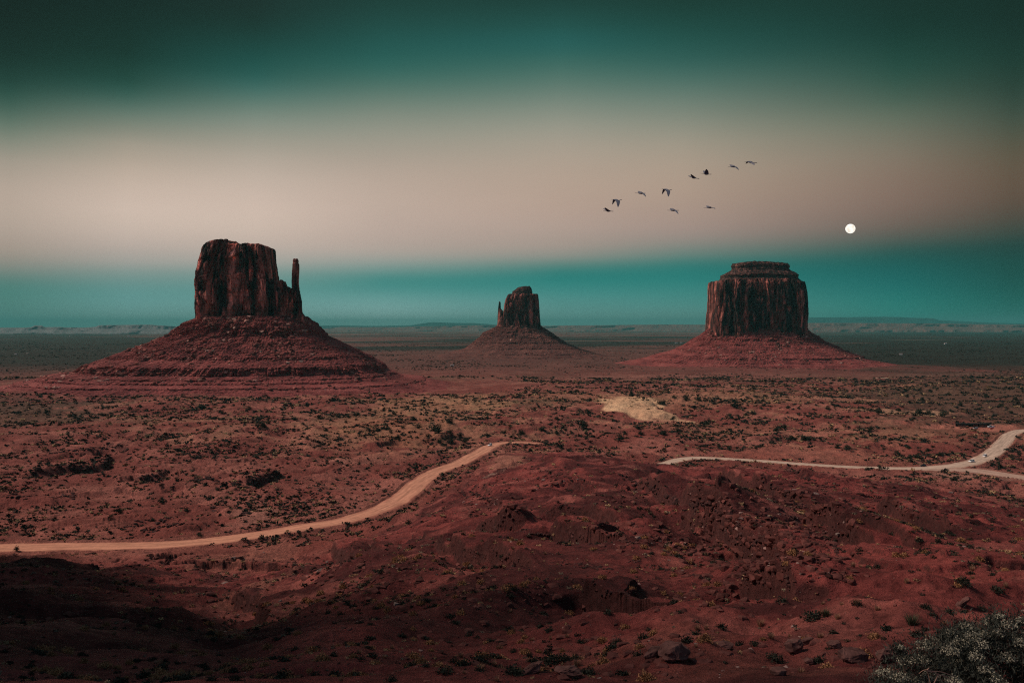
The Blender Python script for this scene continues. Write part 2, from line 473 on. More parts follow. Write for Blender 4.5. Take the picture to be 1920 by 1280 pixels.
# rock steps: pixel polyline on the smooth land, drop (m), fade length (m)
LEDGES = [
    ([(40,888),(130,880),(190,872),(213,852)], 8, 45), ([(255,900),(300,892),(318,884)], 6, 40), ([(455,908),(500,899),(535,888)], 7, 45),
    ([(975,880),(1020,882),(1060,895),(1105,901)], 2.2, 14), ([(855,916),(900,930),(920,945),(985,956)], 3, 16),
    ([(815,1026),(870,1043),(930,1046),(950,1056),(1005,1070)], 1.6, 9), ([(880,1002),(940,1006),(1000,1000)], 2.2, 11),
    ([(1025,1015),(1100,1026),(1190,1012)], 2.0, 10), ([(1185,905),(1260,930),(1300,960),(1390,992)], 2.6, 16),
    ([(1480,882),(1520,908),(1590,924)], 3.5, 20), ([(1335,905),(1400,925),(1450,950),(1550,965)], 2.4, 15),
    ([(1275,958),(1340,985),(1400,1020),(1490,1068)], 2.4, 12), ([(1640,958),(1760,1000),(1860,1012)], 1.6, 11),
    ([(1090,1110),(1160,1118),(1210,1112)], 1.2, 7), ([(560,1052),(620,1046),(680,1062)], 2, 12), ([(1050,940),(1120,950),(1190,945)], 1.6, 10),
    ([(1380,1090),(1440,1100),(1500,1130)], 1.5, 7), ([(250,985),(330,1000),(400,985)], 2.5, 20), ([(220,975),(330,990),(420,965)], 2.5, 18),
    ([(430,1130),(480,1150),(500,1180)], 1.8, 9), ([(1010,982),(1090,978),(1170,990)], 1.6, 9), ([(1500,1000),(1570,1022),(1650,1040)], 1.8, 10),
    ([(0,930),(90,936),(200,930)], 3, 25), ([(560,890),(600,880),(650,868)], 3, 25), ([(60,860),(160,846),(260,838)], 4, 30), ([(330,868),(420,850),(520,846)], 3.5, 30),
]


def base_at(px, py):
    Ys = np.exp(np.linspace(math.log(8), math.log(3000), 3000))
    u = (px - 960) / F; v = (HY - py) / F
    below = np.where(v * Ys <= base_h(u * Ys, Ys))[0]
    Y = Ys[below[0]] if len(below) else 3000
    return np.array([u * Y, Y])


LED = []
for pts, drop, fade in LEDGES:
    P = np.array([base_at(*p) for p in pts])
    LED.append((P, drop * 2.3, fade * 1.5) if (drop < 4 and P[:, 1].mean() < 330) else (P, drop * 0.75, fade))

# patches of pale ground: pixel centre, half width in px, half depth in m, strength, colour
PATCH = [
    ((1480,689), 330, 260, 0.75, (0.19,0.060,0.047)), ((330,738), 480, 120, 0.6, (0.22,0.060,0.048)), ((960,672), 230, 260, 0.7, (0.13,0.050,0.040)),
    ((1184,762), 62, 150, 1.0, (0.80,0.49,0.275)), ((1226,777), 56, 70, 0.95, (0.70,0.40,0.225)), ((1248,788), 50, 28, 0.7, (0.54,0.28,0.165)), ((1720,776), 70, 25, 0.8, (0.50,0.27,0.16)),
    ((1690,724), 90, 26, 0.6, (0.42,0.17,0.10)), ((1655,708), 22, 14, 0.9, (0.52,0.38,0.26)), ((955,872), 40, 45, 0.75, (0.36,0.15,0.10)),
    ((930,906), 40, 12, 0.6, (0.44,0.27,0.20)), ((475,1050), 60, 60, 0.75, (0.36,0.13,0.09)), ((500,1110), 34, 55, 0.7, (0.34,0.13,0.09)),
    ((340,833), 30, 14, 0.7, (0.48,0.21,0.13)), ((160,824), 30, 14, 0.6, (0.46,0.20,0.13)), ((740,805), 150, 120, 0.4, (0.42,0.19,0.10)),
    ((820,760), 150, 160, 0.5, (0.44,0.23,0.12)), ((1500,850), 200, 60, 0.5, (0.36,0.12,0.08)), ((480,962), 50, 30, 0.6, (0.38,0.17,0.12)),
    ((1640,860), 130, 40, 0.4, (0.36,0.14,0.09)), ((1850,890), 120, 30, 0.7, (0.40,0.20,0.14)), ((1390,1010), 40, 14, 0.4, (0.33,0.10,0.07)),
    ((640,866), 20, 14, 0.6, (0.48,0.20,0.14)), ((1330,800), 160, 60, 0.4, (0.40,0.17,0.10)), ((1250,745), 350, 160, 0.35, (0.40,0.20,0.11)),
    ((1840,802), 90, 34, 0.95, (0.42,0.155,0.105)), ((1700,774), 90, 40, 0.7, (0.50,0.27,0.16)), ((1560,745), 120, 50, 0.4, (0.42,0.20,0.12)), ((520,1180), 70, 30, 0.4, (0.30,0.10,0.07)), ((1240,1225), 260, 12, 0.35, (0.31,0.10,0.07)),
]


def seg_signed(X, Y, P):
    """distance to the polyline, sign (+ on the far side), and how far inside its ends"""
    best = np.full(X.shape, 1e9); sg = np.zeros(X.shape); par = np.zeros(X.shape)
    Lt = np.concatenate([[0], np.cumsum(np.linalg.norm(np.diff(P, axis=0), axis=1))])
    for i in range(len(P) - 1):
        a, b = P[i], P[i + 1]; d = b - a; l2 = d @ d
        t = ((X - a[0]) * d[0] + (Y - a[1]) * d[1]) / l2
        tc = np.clip(t, 0, 1)
        qx = a[0] + tc * d[0]; qy = a[1] + tc * d[1]
        dd = np.hypot(X - qx, Y - qy)
        m = dd < best
        best = np.where(m, dd, best)
        sg = np.where(m, np.sign(d[0] * (Y - a[1]) - d[1] * (X - a[0])), sg)
        par = np.where(m, (Lt[i] + tc * math.sqrt(l2)) / Lt[-1], par)
    return best, sg, par


def ground_h(X, Y):
    X = np.asarray(X, float); Y = np.asarray(Y, float)
    sh = X.shape; X = X.ravel(); Y = Y.ravel()
    z = base_h(X, Y)
    hill = sstep(-104, -92, z)
    dist = np.hypot(X, Y)
    wx = X + 14 * perlin(X / 60, Y / 60, 40); wy = Y + 14 * perlin(X / 60, Y / 60, 41)
    n = np.zeros_like(X)
    for k, lam in enumerate([260, 120, 58, 27, 13, 6.2, 3.0, 1.4, 0.7]):
        vis = sstep(0.12, 0.5, dist / (lam * 6))          # long waves only far from the viewpoint
        gone = 1 - sstep(300, 700, dist / lam)
        a = lam * (0.050 if lam > 100 else 0.095 if lam > 20 else 0.105)
        p = perlin(wx / lam, wy / lam, 50 + k)
        if k in (1, 2, 3):
            p = 0.5 - 1.6 * np.abs(p)                     # ridges and gullies
            a = a * 0.8
        n += a * p * vis * gone * np.where(hill > 0.5, 0.9, 0.75)
    n *= np.interp(Y, [0, 15, 30, 900, 1600, 4000, 90000], [0, 0.3, 1, 1, 0.6, 0.5, 0.5])
    n *= 1 - 0.5 * sstep(1100, 1500, Y)
    z2 = z + n
    # beds of harder rock: broken steps along dipping strata
    rk = sstep(0.02, 0.45, fbm(X, Y, 110, 3, 70) + 0.25 * hill) * sstep(18, 60, Y) * (1 - sstep(1000, 1300, Y))
    for S, dipx, dipy, sd, amt in ((3.4, 0.05, 0.03, 0, 0.8), (1.3, -0.06, 0.05, 1, 0.6)):
        Ss = S * np.interp(dist, [30, 120, 500], [0.45, 0.8, 1.5])
        q = (z2 + dipx * X + dipy * Y + 1.1 * fbm(X, Y, 26, 3, 80 + sd)) / Ss
        f = q - np.floor(q)
        st = sstep(0.40, 0.62, f) - f
        z2 = z2 + st * Ss * amt * rk * sstep(-0.1, 0.3, fbm(X, Y, 45, 2, 90 + sd))
    for P, drop, fade in LED:
        m = (X > P[:, 0].min() - 2 * fade) & (X < P[:, 0].max() + 2 * fade) & (Y > P[:, 1].min() - 2 * fade) & (Y < P[:, 1].max() + 2 * fade)
        if not m.any():
            continue
        i = np.where(m)[0]
        xx = X[i] + fade * 0.06 * fbm(X[i], Y[i], fade * 0.6, 2, 120); yy = Y[i] + fade * 0.07 * fbm(X[i], Y[i], fade * 0.5, 3, 121)
        d, s, p = seg_signed(xx, yy, P)
        end = sstep(0, 0.12, p) * (1 - sstep(0.88, 1, p))
        w = np.exp(-(d / (fade * 0.55)) ** 2)
        sd = d * s / np.maximum(0.25, 0.0045 * np.abs(Y[i])); up = sstep(-1, 1, sd)
        dz = drop * w * (up - 0.45)
        # a cap that overhangs a little: steep step
        z2[i] += dz * end
    # pale dune
    P0 = floor_pts([(1192, 768)])[0]
    e = np.hypot((X - P0[0]) / 52, (Y - P0[1]) / 105) + 0.25 * fbm(X, Y, 40, 3, 130)
    z2 += 5 * (1 - sstep(0.55, 1.0, e)) * (np.abs(Y - P0[1]) < 300)
    rd = road_dist(X, Y)
    fl = 1 - sstep(1.5, 22, rd)
    target = -H - 0.28 + 1.5 * np.exp(-((rd - 1.9) / 1.3) ** 2) * (rd > 0) * (0.5 + 0.9 * np.abs(perlin(X / 9, Y / 9, 135)))
    z2 = z2 * (1 - fl) + target * fl
    return z2.reshape(sh)


_cache = {}


def at(px, py):
    """where the sight line through pixel px, py meets the ground (arrays)"""
    px = np.atleast_1d(np.asarray(px, float)); py = np.atleast_1d(np.asarray(py, float))
    Ys = np.exp(np.linspace(math.log(12), math.log(9000), 1100))
    out = np.zeros((len(px), 3))
    for s in range(0, len(px), 200):
        u = ((px[s:s + 200] - 960) / F)[:, None]; v = ((HY - py[s:s + 200]) / F)[:, None]
        XX = u * Ys; YY = np.broadcast_to(Ys, XX.shape)
        G = ground_h(XX, YY)
        below = (v * Ys - G) <= 0
        k = np.where(below.any(1), below.argmax(1), len(Ys) - 1)
        Y = Ys[k]; X = u[:, 0] * Y
        out[s:s + 200] = np.stack([X, Y, G[np.arange(len(k)), k]], 1)
    return out


def ground_colour(X, Y, Z, steep):
    n = len(X)
    c = np.zeros((n, 3))
    b = base_h(X, Y)
    hill = sstep(-104, -90, b)[:, None]
    f1 = fbm(X, Y, 70, 4, 200); f2 = fbm(X, Y, 340, 4, 210); f3 = fbm(X, Y, 18, 4, 220)
    red = np.array([0.255, 0.056, 0.046]); deep = np.array([0.095, 0.022, 0.020]); pink = np.array([0.36, 0.115, 0.088]); tan = np.array([0.43, 0.205, 0.115]); vred = np.array([0.215, 0.058, 0.043]); vpink = np.array([0.33, 0.115, 0.083])
    hillc = deep + (red - deep) * sstep(-0.45, 0.55, 0.8 * f1 + 0.8 * f3)[:, None]
    hillc = hillc + (pink - hillc) * (0.6 * sstep(0.2, 0.8, f3 - 0.3 * f1))[:, None]
    val = vred + (vpink - vred) * sstep(-0.4, 0.7, f1 + 0.3 * f3)[:, None]
    mid = sstep(560, 760, Y) * (1 - sstep(1300, 1700, Y)) * np.exp(-((X - 60) / 700) ** 2)
    val = val + (tan - val) * (mid * sstep(-0.2, 0.9, f2 + 0.6 * f1 + 0.7 * f3))[:, None] * 0.62
    c = val * (1 - hill) + hillc * hill
    # far plain: bands of scrub and bare earth
    far = sstep(1150, 2200, Y)
    f4 = fbm(X * 0.55, Y, 900, 5, 230); f5 = fbm(X * 0.4, Y, 2600, 4, 240)
    az = X / np.maximum(Y, 1)
    side = sstep(0.30, 0.52, np.abs(az + 0.03))
    scrub = np.array([0.017, 0.020, 0.014]); earth = np.array([0.135, 0.054, 0.041])
    g = sstep(-0.35, 0.35, f4 + 0.6 * f5 + 1.1 * side - 0.25 - 0.5 * np.exp(-((Y - 2700) / 900) ** 2) * (1 - side))
    pl = earth + (scrub - earth) * (g * 0.92)[:, None]
    pl = pl * (1 + 0.25 * fbm(X, Y, 120, 3, 250))[:, None]
    pale = sstep(0.5, 0.9, fbm(X * 0.3, Y, 700, 3, 260))
    pl = pl + (np.array([0.38, 0.25, 0.18]) - pl) * (pale * 0.55)[:, None]
    c = c * (1 - far[:, None]) + pl * far[:, None]
    # scrub that greens the middle distance
    gm = sstep(0.1, 0.6, f2 * 0.8 + f3 * 0.5 + 1.1 * sstep(0.34, 0.58, az) * sstep(750, 1000, Y) + 0.3 * sstep(-0.5, -0.62, az)) * sstep(600, 1000, Y) * (1 - far)
    c = c + (np.array([0.055, 0.045, 0.028]) - c) * (0.7 * gm)[:, None]
    for (px, py), wpx, dep, k, colr in PATCH:
        Q = base_at(px, py)
        w = wpx / F * Q[1]
        m = np.where((np.abs(X - Q[0]) < 2 * w) & (np.abs(Y - Q[1]) < 2.2 * dep))[0]
        if len(m) == 0:
            continue
        e = np.hypot((X[m] - Q[0]) / w, (Y[m] - Q[1]) / dep) + 0.45 * fbm(X[m], Y[m], max(w, dep) * 0.5, 4, 270 + int(px))
        a = k * (1 - (sstep(0.82, 1.0, e) if k >= 0.9 else sstep(0.55, 1.05, e)))
        c[m] = c[m] + (np.array(colr) - c[m]) * a[:, None]
    c = c + (np.array([0.075, 0.026, 0.022]) - c) * (0.9 * steep)[:, None]      # bare varnished ledge rock, darkened to stand in for shaded cracks
    rd = road_dist(X, Y)
    a = 0.6 * (1 - sstep(0.5, 7, rd + 3 * f3))
    c = c + (np.array([0.30, 0.115, 0.08]) - c) * a[:, None]
    return np.clip(c, 0.01, 1)


# ------------------------------------------------------------------ the land: mesh
def build_ground():
    ya = [-4000, -2000, -900, -400, -180, -80, -35, -14, -5]
    y1 = np.exp(np.linspace(math.log(3), math.log(22), 60))
    y2 = np.exp(np.linspace(math.log(22), math.log(760), 1000))[1:]
    y3 = np.exp(np.linspace(math.log(760), math.log(3200), 260))[1:]
    y4 = np.exp(np.linspace(math.log(3200), math.log(58000), 110))[1:]
    Yr = np.concatenate([ya, y1, y2, y3, y4])
    inner = np.linspace(-0.72, 0.72, 1250)
    outer = 0.72 * np.exp(np.linspace(0, math.log(9), 46))[1:]
    U = np.concatenate([-outer[::-1], inner, outer])
    A = np.maximum(Yr + 9, 12); A[:9] = np.maximum(12, -Yr[:9] * 0.6)
    X = A[:, None] * U[None, :]; Y = np.broadcast_to(Yr[:, None], X.shape)
    Xf = X.ravel(); Yf = Y.ravel()
    Z = ground_h(Xf, Yf)
    Zg = Z.reshape(X.shape)
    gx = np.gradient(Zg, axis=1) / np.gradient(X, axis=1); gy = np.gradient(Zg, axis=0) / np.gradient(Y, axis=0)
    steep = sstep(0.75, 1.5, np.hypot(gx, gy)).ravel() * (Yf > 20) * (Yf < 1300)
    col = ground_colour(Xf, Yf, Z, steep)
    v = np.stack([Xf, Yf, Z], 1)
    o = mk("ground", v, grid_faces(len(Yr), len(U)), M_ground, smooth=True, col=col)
    tag(o, kind='structure')
    return o


build_ground()


def road_mat(name, c, c2):
    m, nt, b = mat(name)
    a = nt.nodes.new('ShaderNodeAttribute'); a.attribute_name = "Col"
    n = noise_node(nt, 0.5, 7, 0.7)
    r = ramp(nt, n.outputs['Fac'], [(0.3, (0.80,) * 3), (0.7, (1.2,) * 3)])
    nt.links.new(mix(nt, 'MULTIPLY', 1.0, a.outputs['Color'], r.outputs[0]), b.inputs['Base Color'])
    bump(nt, b, [(n.outputs['Fac'], 0.15, 0.5)])
    return m


def build_road(name, P, W, c_mid, c_edge, lift, label=None):
    n = len(P)
    T = np.gradient(P, axis=0); T /= np.linalg.norm(T, axis=1)[:, None]
    Nn = np.stack([-T[:, 1], T[:, 0]], 1)
    k = 25
    s = np.linspace(-1, 1, k)
    arc = np.concatenate([[0], np.cumsum(np.linalg.norm(np.diff(P, axis=0), axis=1))])
    V = []; Cc = []
    for j, sj in enumerate(s):
        wob = 1 + 0.10 * fbm(arc, np.full(n, sj * 3), 22, 3, 300) + 0.07 * fbm(arc, np.full(n, sj * 3), 5, 2, 301)
        Q = P + Nn * (W / 2 * sj * wob)[:, None]
        z = np.full(n, -H + lift) + 0.10 * (1 - sj * sj) + 0.05 * perlin(arc / 6, np.full(n, sj * 4.0), 310) - 0.25 * (abs(sj) > 0.97)
        rut = 0.35 * (np.exp(-((abs(sj) - 0.28) / 0.09) ** 2)) + 0.25 * np.exp(-((abs(sj) - 0.62) / 0.08) ** 2)
        tone = sstep(0.62, 1.0, abs(sj) + 0.25 * perlin(arc / 15, np.full(n, sj * 2.5), 320))
        cc = np.array(c_mid)[None] * (1 - tone[:, None]) + np.array(c_edge)[None] * tone[:, None]
        cc = cc * (1 + 0.24 * perlin(arc / 30, np.full(n, sj * 6.0), 330) + 0.22 * perlin(arc / 9, np.full(n, sj * 5.0), 332) + 0.26 * perlin(arc / 90, np.full(n, sj * 14.0), 331) + 0.16 * rut)[:, None]
        V.append(np.stack([Q[:, 0], Q[:, 1], z], 1)); Cc.append(cc)
    o = mk(name, np.concatenate(V), grid_faces(k, n)[:, ::-1], road_mat(name + "_dirt", c_mid, c_edge), smooth=True, col=np.concatenate(Cc))
    tag(o, kind='structure')
    return o


build_road("road", R3, W3, (0.44, 0.28, 0.205), (0.36, 0.18, 0.13), 0.02)
build_road("road", R1, W1, (0.55, 0.25, 0.155), (0.37, 0.138, 0.09), 0.06)
build_road("road", R2, W2, (0.52, 0.37, 0.27), (0.44, 0.26, 0.18), 0.10)


# ------------------------------------------------------------------ buttes
def solid(levels, ncol, nrow, pw, disp, topfn=None, cap=14, seed=0, zfix=None):
    """a closed rock mass through horizontal outlines. levels: rows of (z, xl, xr, yfront, yback) from bottom to top."""
    Lv = np.array(levels, float); Lv = Lv[np.argsort(Lv[:, 0], kind='stable')]
    z0, z1 = Lv[0, 0], Lv[-1, 0]
    zz = np.unique(np.concatenate([np.linspace(z0, z1, nrow), Lv[:, 0]]))
    I = lambda k: np.interp(zz, Lv[:, 0], Lv[:, k])
    xl, xr, yf, yb = I(1), I(2), I(3), I(4)
    th = np.linspace(0, 2 * np.pi, 6001) + np.pi / 2
    sp = lambda t: np.sign(t) * np.abs(t) ** pw
    hw = (Lv[:, 2] - Lv[:, 1]).mean() / 2; hd = (Lv[:, 4] - Lv[:, 3]).mean() / 2
    ex, ey = hw * sp(np.cos(th)), hd * sp(np.sin(th))
    arc = np.concatenate([[0], np.cumsum(np.hypot(np.diff(ex), np.diff(ey)))])
    # the side towards the viewpoint gets most of the columns
    dens = np.where(np.sin((th[1:] + th[:-1]) / 2) < 0.25, 1.0, 0.25)
    par = np.concatenate([[0], np.cumsum(np.diff(arc) * dens)])
    tc = np.interp(np.linspace(0, par[-1], ncol, endpoint=False), par, th)
    ac = np.interp(tc, th, arc)
    cx, cy = sp(np.cos(tc)), sp(np.sin(tc))
    X = ((xl + xr) / 2)[:, None] + ((xr - xl) / 2)[:, None] * cx[None]
    ycen = ((yf + yb) / 2)[:, None]
    Y = ycen + ((yb - yf) / 2)[:, None] * cy[None]
    Zn = np.broadcast_to(zz[:, None], X.shape).copy()
    tx = np.gradient(hw * cx); ty = np.gradient(hd * cy)
    ln = np.hypot(tx, ty) + 1e-9
    nx, ny = ty / ln, -tx / ln                 # outward
    A = np.broadcast_to(ac[None], X.shape)
    d = disp(A, Zn, cx[None], cy[None])
    X = X + nx[None] * d; Y = Y + ny[None] * d
    if topfn is not None:
        zt = topfn(X, Y)
        Zn = z0 + (Zn - z0) * (zt - z0) / (z1 - z0)
    rings = [np.stack([X, Y, Zn], -1)]
    mx, my = X[-1].mean(), Y[-1].mean()
    for k in range(1, cap + 1):
        t = k / cap * 0.985
        xx = X[-1] * (1 - t) + mx * t; yy = Y[-1] * (1 - t) + my * t
        if topfn is not None:
            z = topfn(xx, yy)
        else:
            z = np.full(xx.shape, z1)
        z = z + (hw * 0.02) * fbm(xx, yy, hw * 0.4, 3, seed + 5) * min(1, k / 3)
        rings.append(np.stack([xx, yy, z], -1)[None])
    V = np.concatenate(rings, 0)
    nr = V.shape[0]
    return V.reshape(-1, 3), grid_faces(nr, ncol, wrap=True), V


def cliff_disp(sc_, seed, depth=1.0, zb=0.0):
    def f(A, Z, cx, cy):
        w = A + 0.35 * sc_ * fbm(A, Z * 0.25, sc_ * 1.5, 3, seed + 9)
        d = np.zeros(A.shape)
        for lam, amp in ((1.5, 0.36), (0.62, 0.24), (0.27, 0.14), (0.13, 0.07)):
            p = perlin(w / (lam * sc_), Z / (lam * sc_ * 7.0), seed)
            d -= amp * depth * sc_ * np.exp(-(np.abs(p) / 0.12) ** 1.3) * sstep(-0.2, 0.5, perlin(w / (lam * sc_ * 2.2), Z / (lam * sc_ * 3), seed + 3) + 0.25)
            d += amp * 0.7 * depth * sc_ * p
            seed2 = seed + 1
        # slabs that have broken away
        b = perlin(w / (0.9 * sc_), Z / (1.6 * sc_), seed + 20)
        d -= 0.16 * depth * sc_ * sstep(0.10, 0.16, b)
        b = perlin(w / (0.4 * sc_), Z / (0.9 * sc_), seed + 22)
        d -= 0.07 * depth * sc_ * sstep(0.05, 0.12, b)
        d += 0.035 * depth * sc_ * fbm(A, Z * 3.0, sc_ * 0.9, 4, seed + 30)
        edge = 0.14 + 0.86 * (1 - np.abs(cx) ** 6)   # keep the outline
        return d * edge
    return f


def strata_disp(amp, lam, seed):
    def f(A, Z, cx, cy):
        q = Z / lam + 0.15 * perlin(A / 25, Z / 25, seed)
        s = perlin(q, A * 0 + 0.5, seed) + 0.5 * perlin(q * 2.3, A * 0.02, seed + 1)
        d = amp * np.sign(s) * np.abs(s) ** 0.5 + 0.6 * amp * fbm(A, Z * 2, 14, 4, seed + 2)
        return d * (0.45 + 0.55 * (1 - np.abs(cx) ** 6))
    return f


def talus_disp(amp, seed, zt, zb, lam=34, bands=()):
    def f(A, Z, cx, cy):
        t = np.clip((zt - Z) / (zt - zb), 0, 1)
        w = A + 8 * fbm(A, Z, 40, 3, seed + 4)
        g = 0.5 - 1.7 * np.abs(perlin(w / lam, Z / (lam * 3), seed)) + 0.45 * (0.4 - 1.4 * np.abs(perlin(w / (lam * 0.4), Z / lam, seed + 1)))
        d = 0.55 * amp * g * (0.2 + 0.9 * t)
        d += 0.5 * amp * fbm(A, Z * 2.2, 30, 6, seed + 2, 0.62)
        d += 0.22 * amp * fbm(A, Z * 2.0, 5, 3, seed + 3, 0.7)
        d += 1.2 * amp * fbm(A, Z * 0.8, 95, 2, seed + 20) * t * (0.3 + 0.7 * (1 - np.abs(cx) ** 4))
        # thin beds standing out of the slope in broken runs
        q = Z / 6.5 + 0.25 * perlin(A / 60, Z / 40, seed + 6)
        f = q - np.floor(q)
        d += 0.28 * amp * (sstep(0.0, 0.12, f) - f) * sstep(-0.15, 0.3, perlin(A / 55, np.floor(q) * 3.7, seed + 7))
        for z0, z1, dp in bands:      # low cliffs cut by vertical ribs
            inb = sstep(z0 - 1, z0 + 1, Z) * (1 - sstep(z1 - 1, z1 + 1, Z))
            p = perlin(A / 8, Z / 60, seed + 11) + 0.5 * perlin(A / 3.4, Z / 30, seed + 12)
            d += inb * dp * (0.5 * p - 1.3 * np.exp(-(np.abs(p) / 0.14) ** 1.2)) * sstep(-0.2, 0.2, perlin(A / 70, Z * 0 + z0, seed + 13) + 0.15)
        return d
    return f


def edges(a, b, Yc, q):
    """a squarish mass shows the corner that sticks out most: its left and right limits"""
    return ((a - 960) / F * (Yc - q if a < 960 else Yc + q), (b - 960) / F * (Yc + q if b < 960 else Yc - q))


def lv(rows, Yc, depth_of=None):
    """silhouette rows (y, xl, xr in photo px, yfront) at centre depth Yc -> levels"""
    out = []
    for y, a, b, yf in rows:
        k = Yc / F; q = 0.36 * (Yc - yf)
        out.append(((HY - y) * (yf + 4) / F, *edges(a, b, Yc, q), yf, 2 * Yc - yf))
    return out


def topline(pts, Yc):
    P = np.array([((x - 960) * Yc / F, (HY - y) * Yc / F) for x, y in pts])
    return lambda X, Y: np.interp(X, P[:, 0], P[:, 1]) + 1.6 * np.round(1.4 * perlin(X / 9, Y / 14, 411)) * 0.7 + 0.8 * perlin(X / 4, Y / 6, 412)


def ztal(rows, Yc):
    """talus rows given as (z, yfront, xl px, xr px)"""
    k = Yc / F
    return [(z, *edges(a, b, Yc, 0.12 * (Yc - yf)), yf, 2 * Yc - yf) for z, yf, a, b in rows]


TALUS_SURF = []
# --- the big butte with its thumb
Yc = 1400.0
wm = empty("butte", (-470, Yc, -100))
tag(wm, "broad red butte with one thin thumb of rock standing on its right shoulder", "butte", "sandstone buttes")


def add(parent, name, res, m, smooth=False):
    v, f, V = res
    o = mk(name, v - np.array(parent.location), f, m, parent=parent, smooth=smooth)
    return o


tal = ztal([(-118,1120,-60,930),(-106,1165,5,850),(-97.5,1186,50,800),(-95,1188,54,795),(-91.5,1205,85,755),(-89,1207,90,750),(-86.5,1216,100,742),(-84.5,1218,104,740),(-80,1234,150,726),(-67.5,1240,174,716),(-57.5,1268,205,695),(-53,1272,216,690),(-36,1296,272,650),(-19,1316,318,612),(-12.5,1320,326,606),(2,1328,350,592),(9,1336,366,580),(14,1344,376,576)], Yc)
tr = solid(tal, 900, 330, 0.8, talus_disp(6.5, 400, 14, -110, 34, ((-80, -67, 4.5), (-20, -12, 2.5), (-57, -53, 2.5), (-90, -86, 2.0))), seed=400)
add(wm, "talus_slope", tr, M_talus); TALUS_SURF.append((tr[2], 8, 1.0, 3200))
blk = lv([(612,373,526,1345),(588,373.3,525,1346),(560,371.5,524,1347),(523,369.3,522,1348),(495,371,519.5,1350),(481,374,518,1351),(470,377.5,517,1352),(458,380,515.5,1354),(446,382,514,1357)], Yc)
top = topline([(372,462),(381,456),(390,451.5),(398,448.5),(408,446.5),(421,448.5),(427,454),(433,455.5),(447,456),(458,454),(482,456.5),(493,461),(503,466),(511,467),(516,474),(522,480)], 1352)
add(wm, "cliff", solid(blk, 1100, 280, 0.36, cliff_disp(24, 420), top, seed=420), M_cliff)
but = lv([(614,500,577.5,1352),(602,500,577,1353),(593,500,574.5,1354),(583,500,572.5,1356),(577,502,568.5,1358),(550,503,567,1358),(526,505,563,1360)], 1368)
topb = topline([(500,520),(521,527),(526,525),(533,528),(535,536),(545,541),(549,542),(562,545),(567,549)], 1360)
add(wm, "buttress", solid(but, 420, 160, 0.6, cliff_disp(14, 440, 0.9), topb, seed=440), M_cliff)
spi = lv([(575,547,563,1388),(541,547.2,562,1389),(530,547,560.6,1390),(514,546.8,560.8,1390.5),(498,548.3,561.4,1391),(494.5,548.6,561.2,1391),(492.5,549.2,559.6,1392),(488,548.6,559.8,1392),(485.5,550.5,558.6,1393)], Yc)
add(wm, "spire", solid(spi, 160, 90, 0.7, cliff_disp(5, 450, 0.55), topline([(546,487),(551,485),(558,485.5),(561,487.5)], Yc), cap=6, seed=450), M_cliff)

# --- the middle butte, farther off
Yc = 2700.0
em = empty("butte", (23, Yc, -100))
tag(em, "small dark butte far off with a stubby finger of rock on its left side", "butte", "sandstone buttes")
tal = ztal([(-125,2380,740,1240),(-112,2440,790,1175),(-105,2475,815,1140),(-97,2500,838,1118),(-94,2504,843,1113),(-80,2540,872,1086),(-76,2544,876,1081),(-62,2570,886,1062),(-57,2573,889,1058),(-45,2592,899,1047),(-27,2612,907,1034),(-22,2615,913,1029),(-8,2632,929,1016),(-3,2638,934,1013)], Yc)
tr = solid(tal, 600, 200, 0.85, talus_disp(6, 500, -3, -110, 45), seed=500)
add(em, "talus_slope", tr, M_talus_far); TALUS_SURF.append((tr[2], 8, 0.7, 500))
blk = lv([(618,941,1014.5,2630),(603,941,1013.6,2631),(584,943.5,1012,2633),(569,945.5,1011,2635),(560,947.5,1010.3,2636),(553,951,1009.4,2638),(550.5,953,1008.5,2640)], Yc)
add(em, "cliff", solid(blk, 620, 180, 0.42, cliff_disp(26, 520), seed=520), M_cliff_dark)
cap = lv([(553,958,1000,2648),(549,960,998.5,2650),(543.5,961,998,2652),(542,963,997.5,2655),(539.5,968,997,2660),(537.5,973,995,2664)], Yc)
add(em, "cap_rock", solid(cap, 300, 60, 0.6, strata_disp(1.5, 6, 530), topline([(960,541),(972,538),(980,537),(993,536),(998,540)], 2655), cap=8, seed=530), M_cap)
spi = lv([(618,931.5,948,2655),(603,932.6,947,2660),(590,933,946,2668),(584.5,933.4,945,2672),(578,933.8,939,2688),(572,934.6,938.9,2690),(567,935.2,938.7,2691),(565,936,937.6,2693)], Yc)
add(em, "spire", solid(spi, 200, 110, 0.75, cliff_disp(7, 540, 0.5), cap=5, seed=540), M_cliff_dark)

# --- the massive butte on the right
Yc = 2150.0
mb = empty("butte", (655, Yc, -100))
tag(mb, "massive rounded butte with a flat layered cap and no spire, below the moon", "butte", "sandstone buttes")
tal = ztal([(-122,1870,1080,1760),(-110,1910,1130,1700),(-105,1932,1156,1678),(-101,1942,1172,1662),(-97,1955,1190,1644),(-95,1958,1194,1640),(-88,1975,1218,1614),(-83,1979,1224,1612),(-70,2005,1262,1582),(-55,2030,1282,1562),(-43,2048,1296,1543),(-38,2051,1300,1539),(-28,2062,1314,1527),(-14,2075,1326,1512),(-8,2082,1331,1508)], Yc)
tr = solid(tal, 800, 280, 0.85, talus_disp(6, 600, -14, -110, 42, ((-43, -37, 3), (-97, -92, 3), (-83, -79, 2))), seed=600)
add(mb, "talus_slope", tr, M_talus); TALUS_SURF.append((tr[2], 8, 0.9, 1500))
blk = lv([(632,1322.5,1513,2062),(620,1323.5,1512,2063),(603,1324,1511.5,2064),(590,1324.5,1513,2065),(582,1326.5,1513.2,2066),(560,1327,1513,2068),(543,1327.2,1511,2070),(532,1328,1508.5,2073),(526.5,1329,1506.5,2077)], Yc)
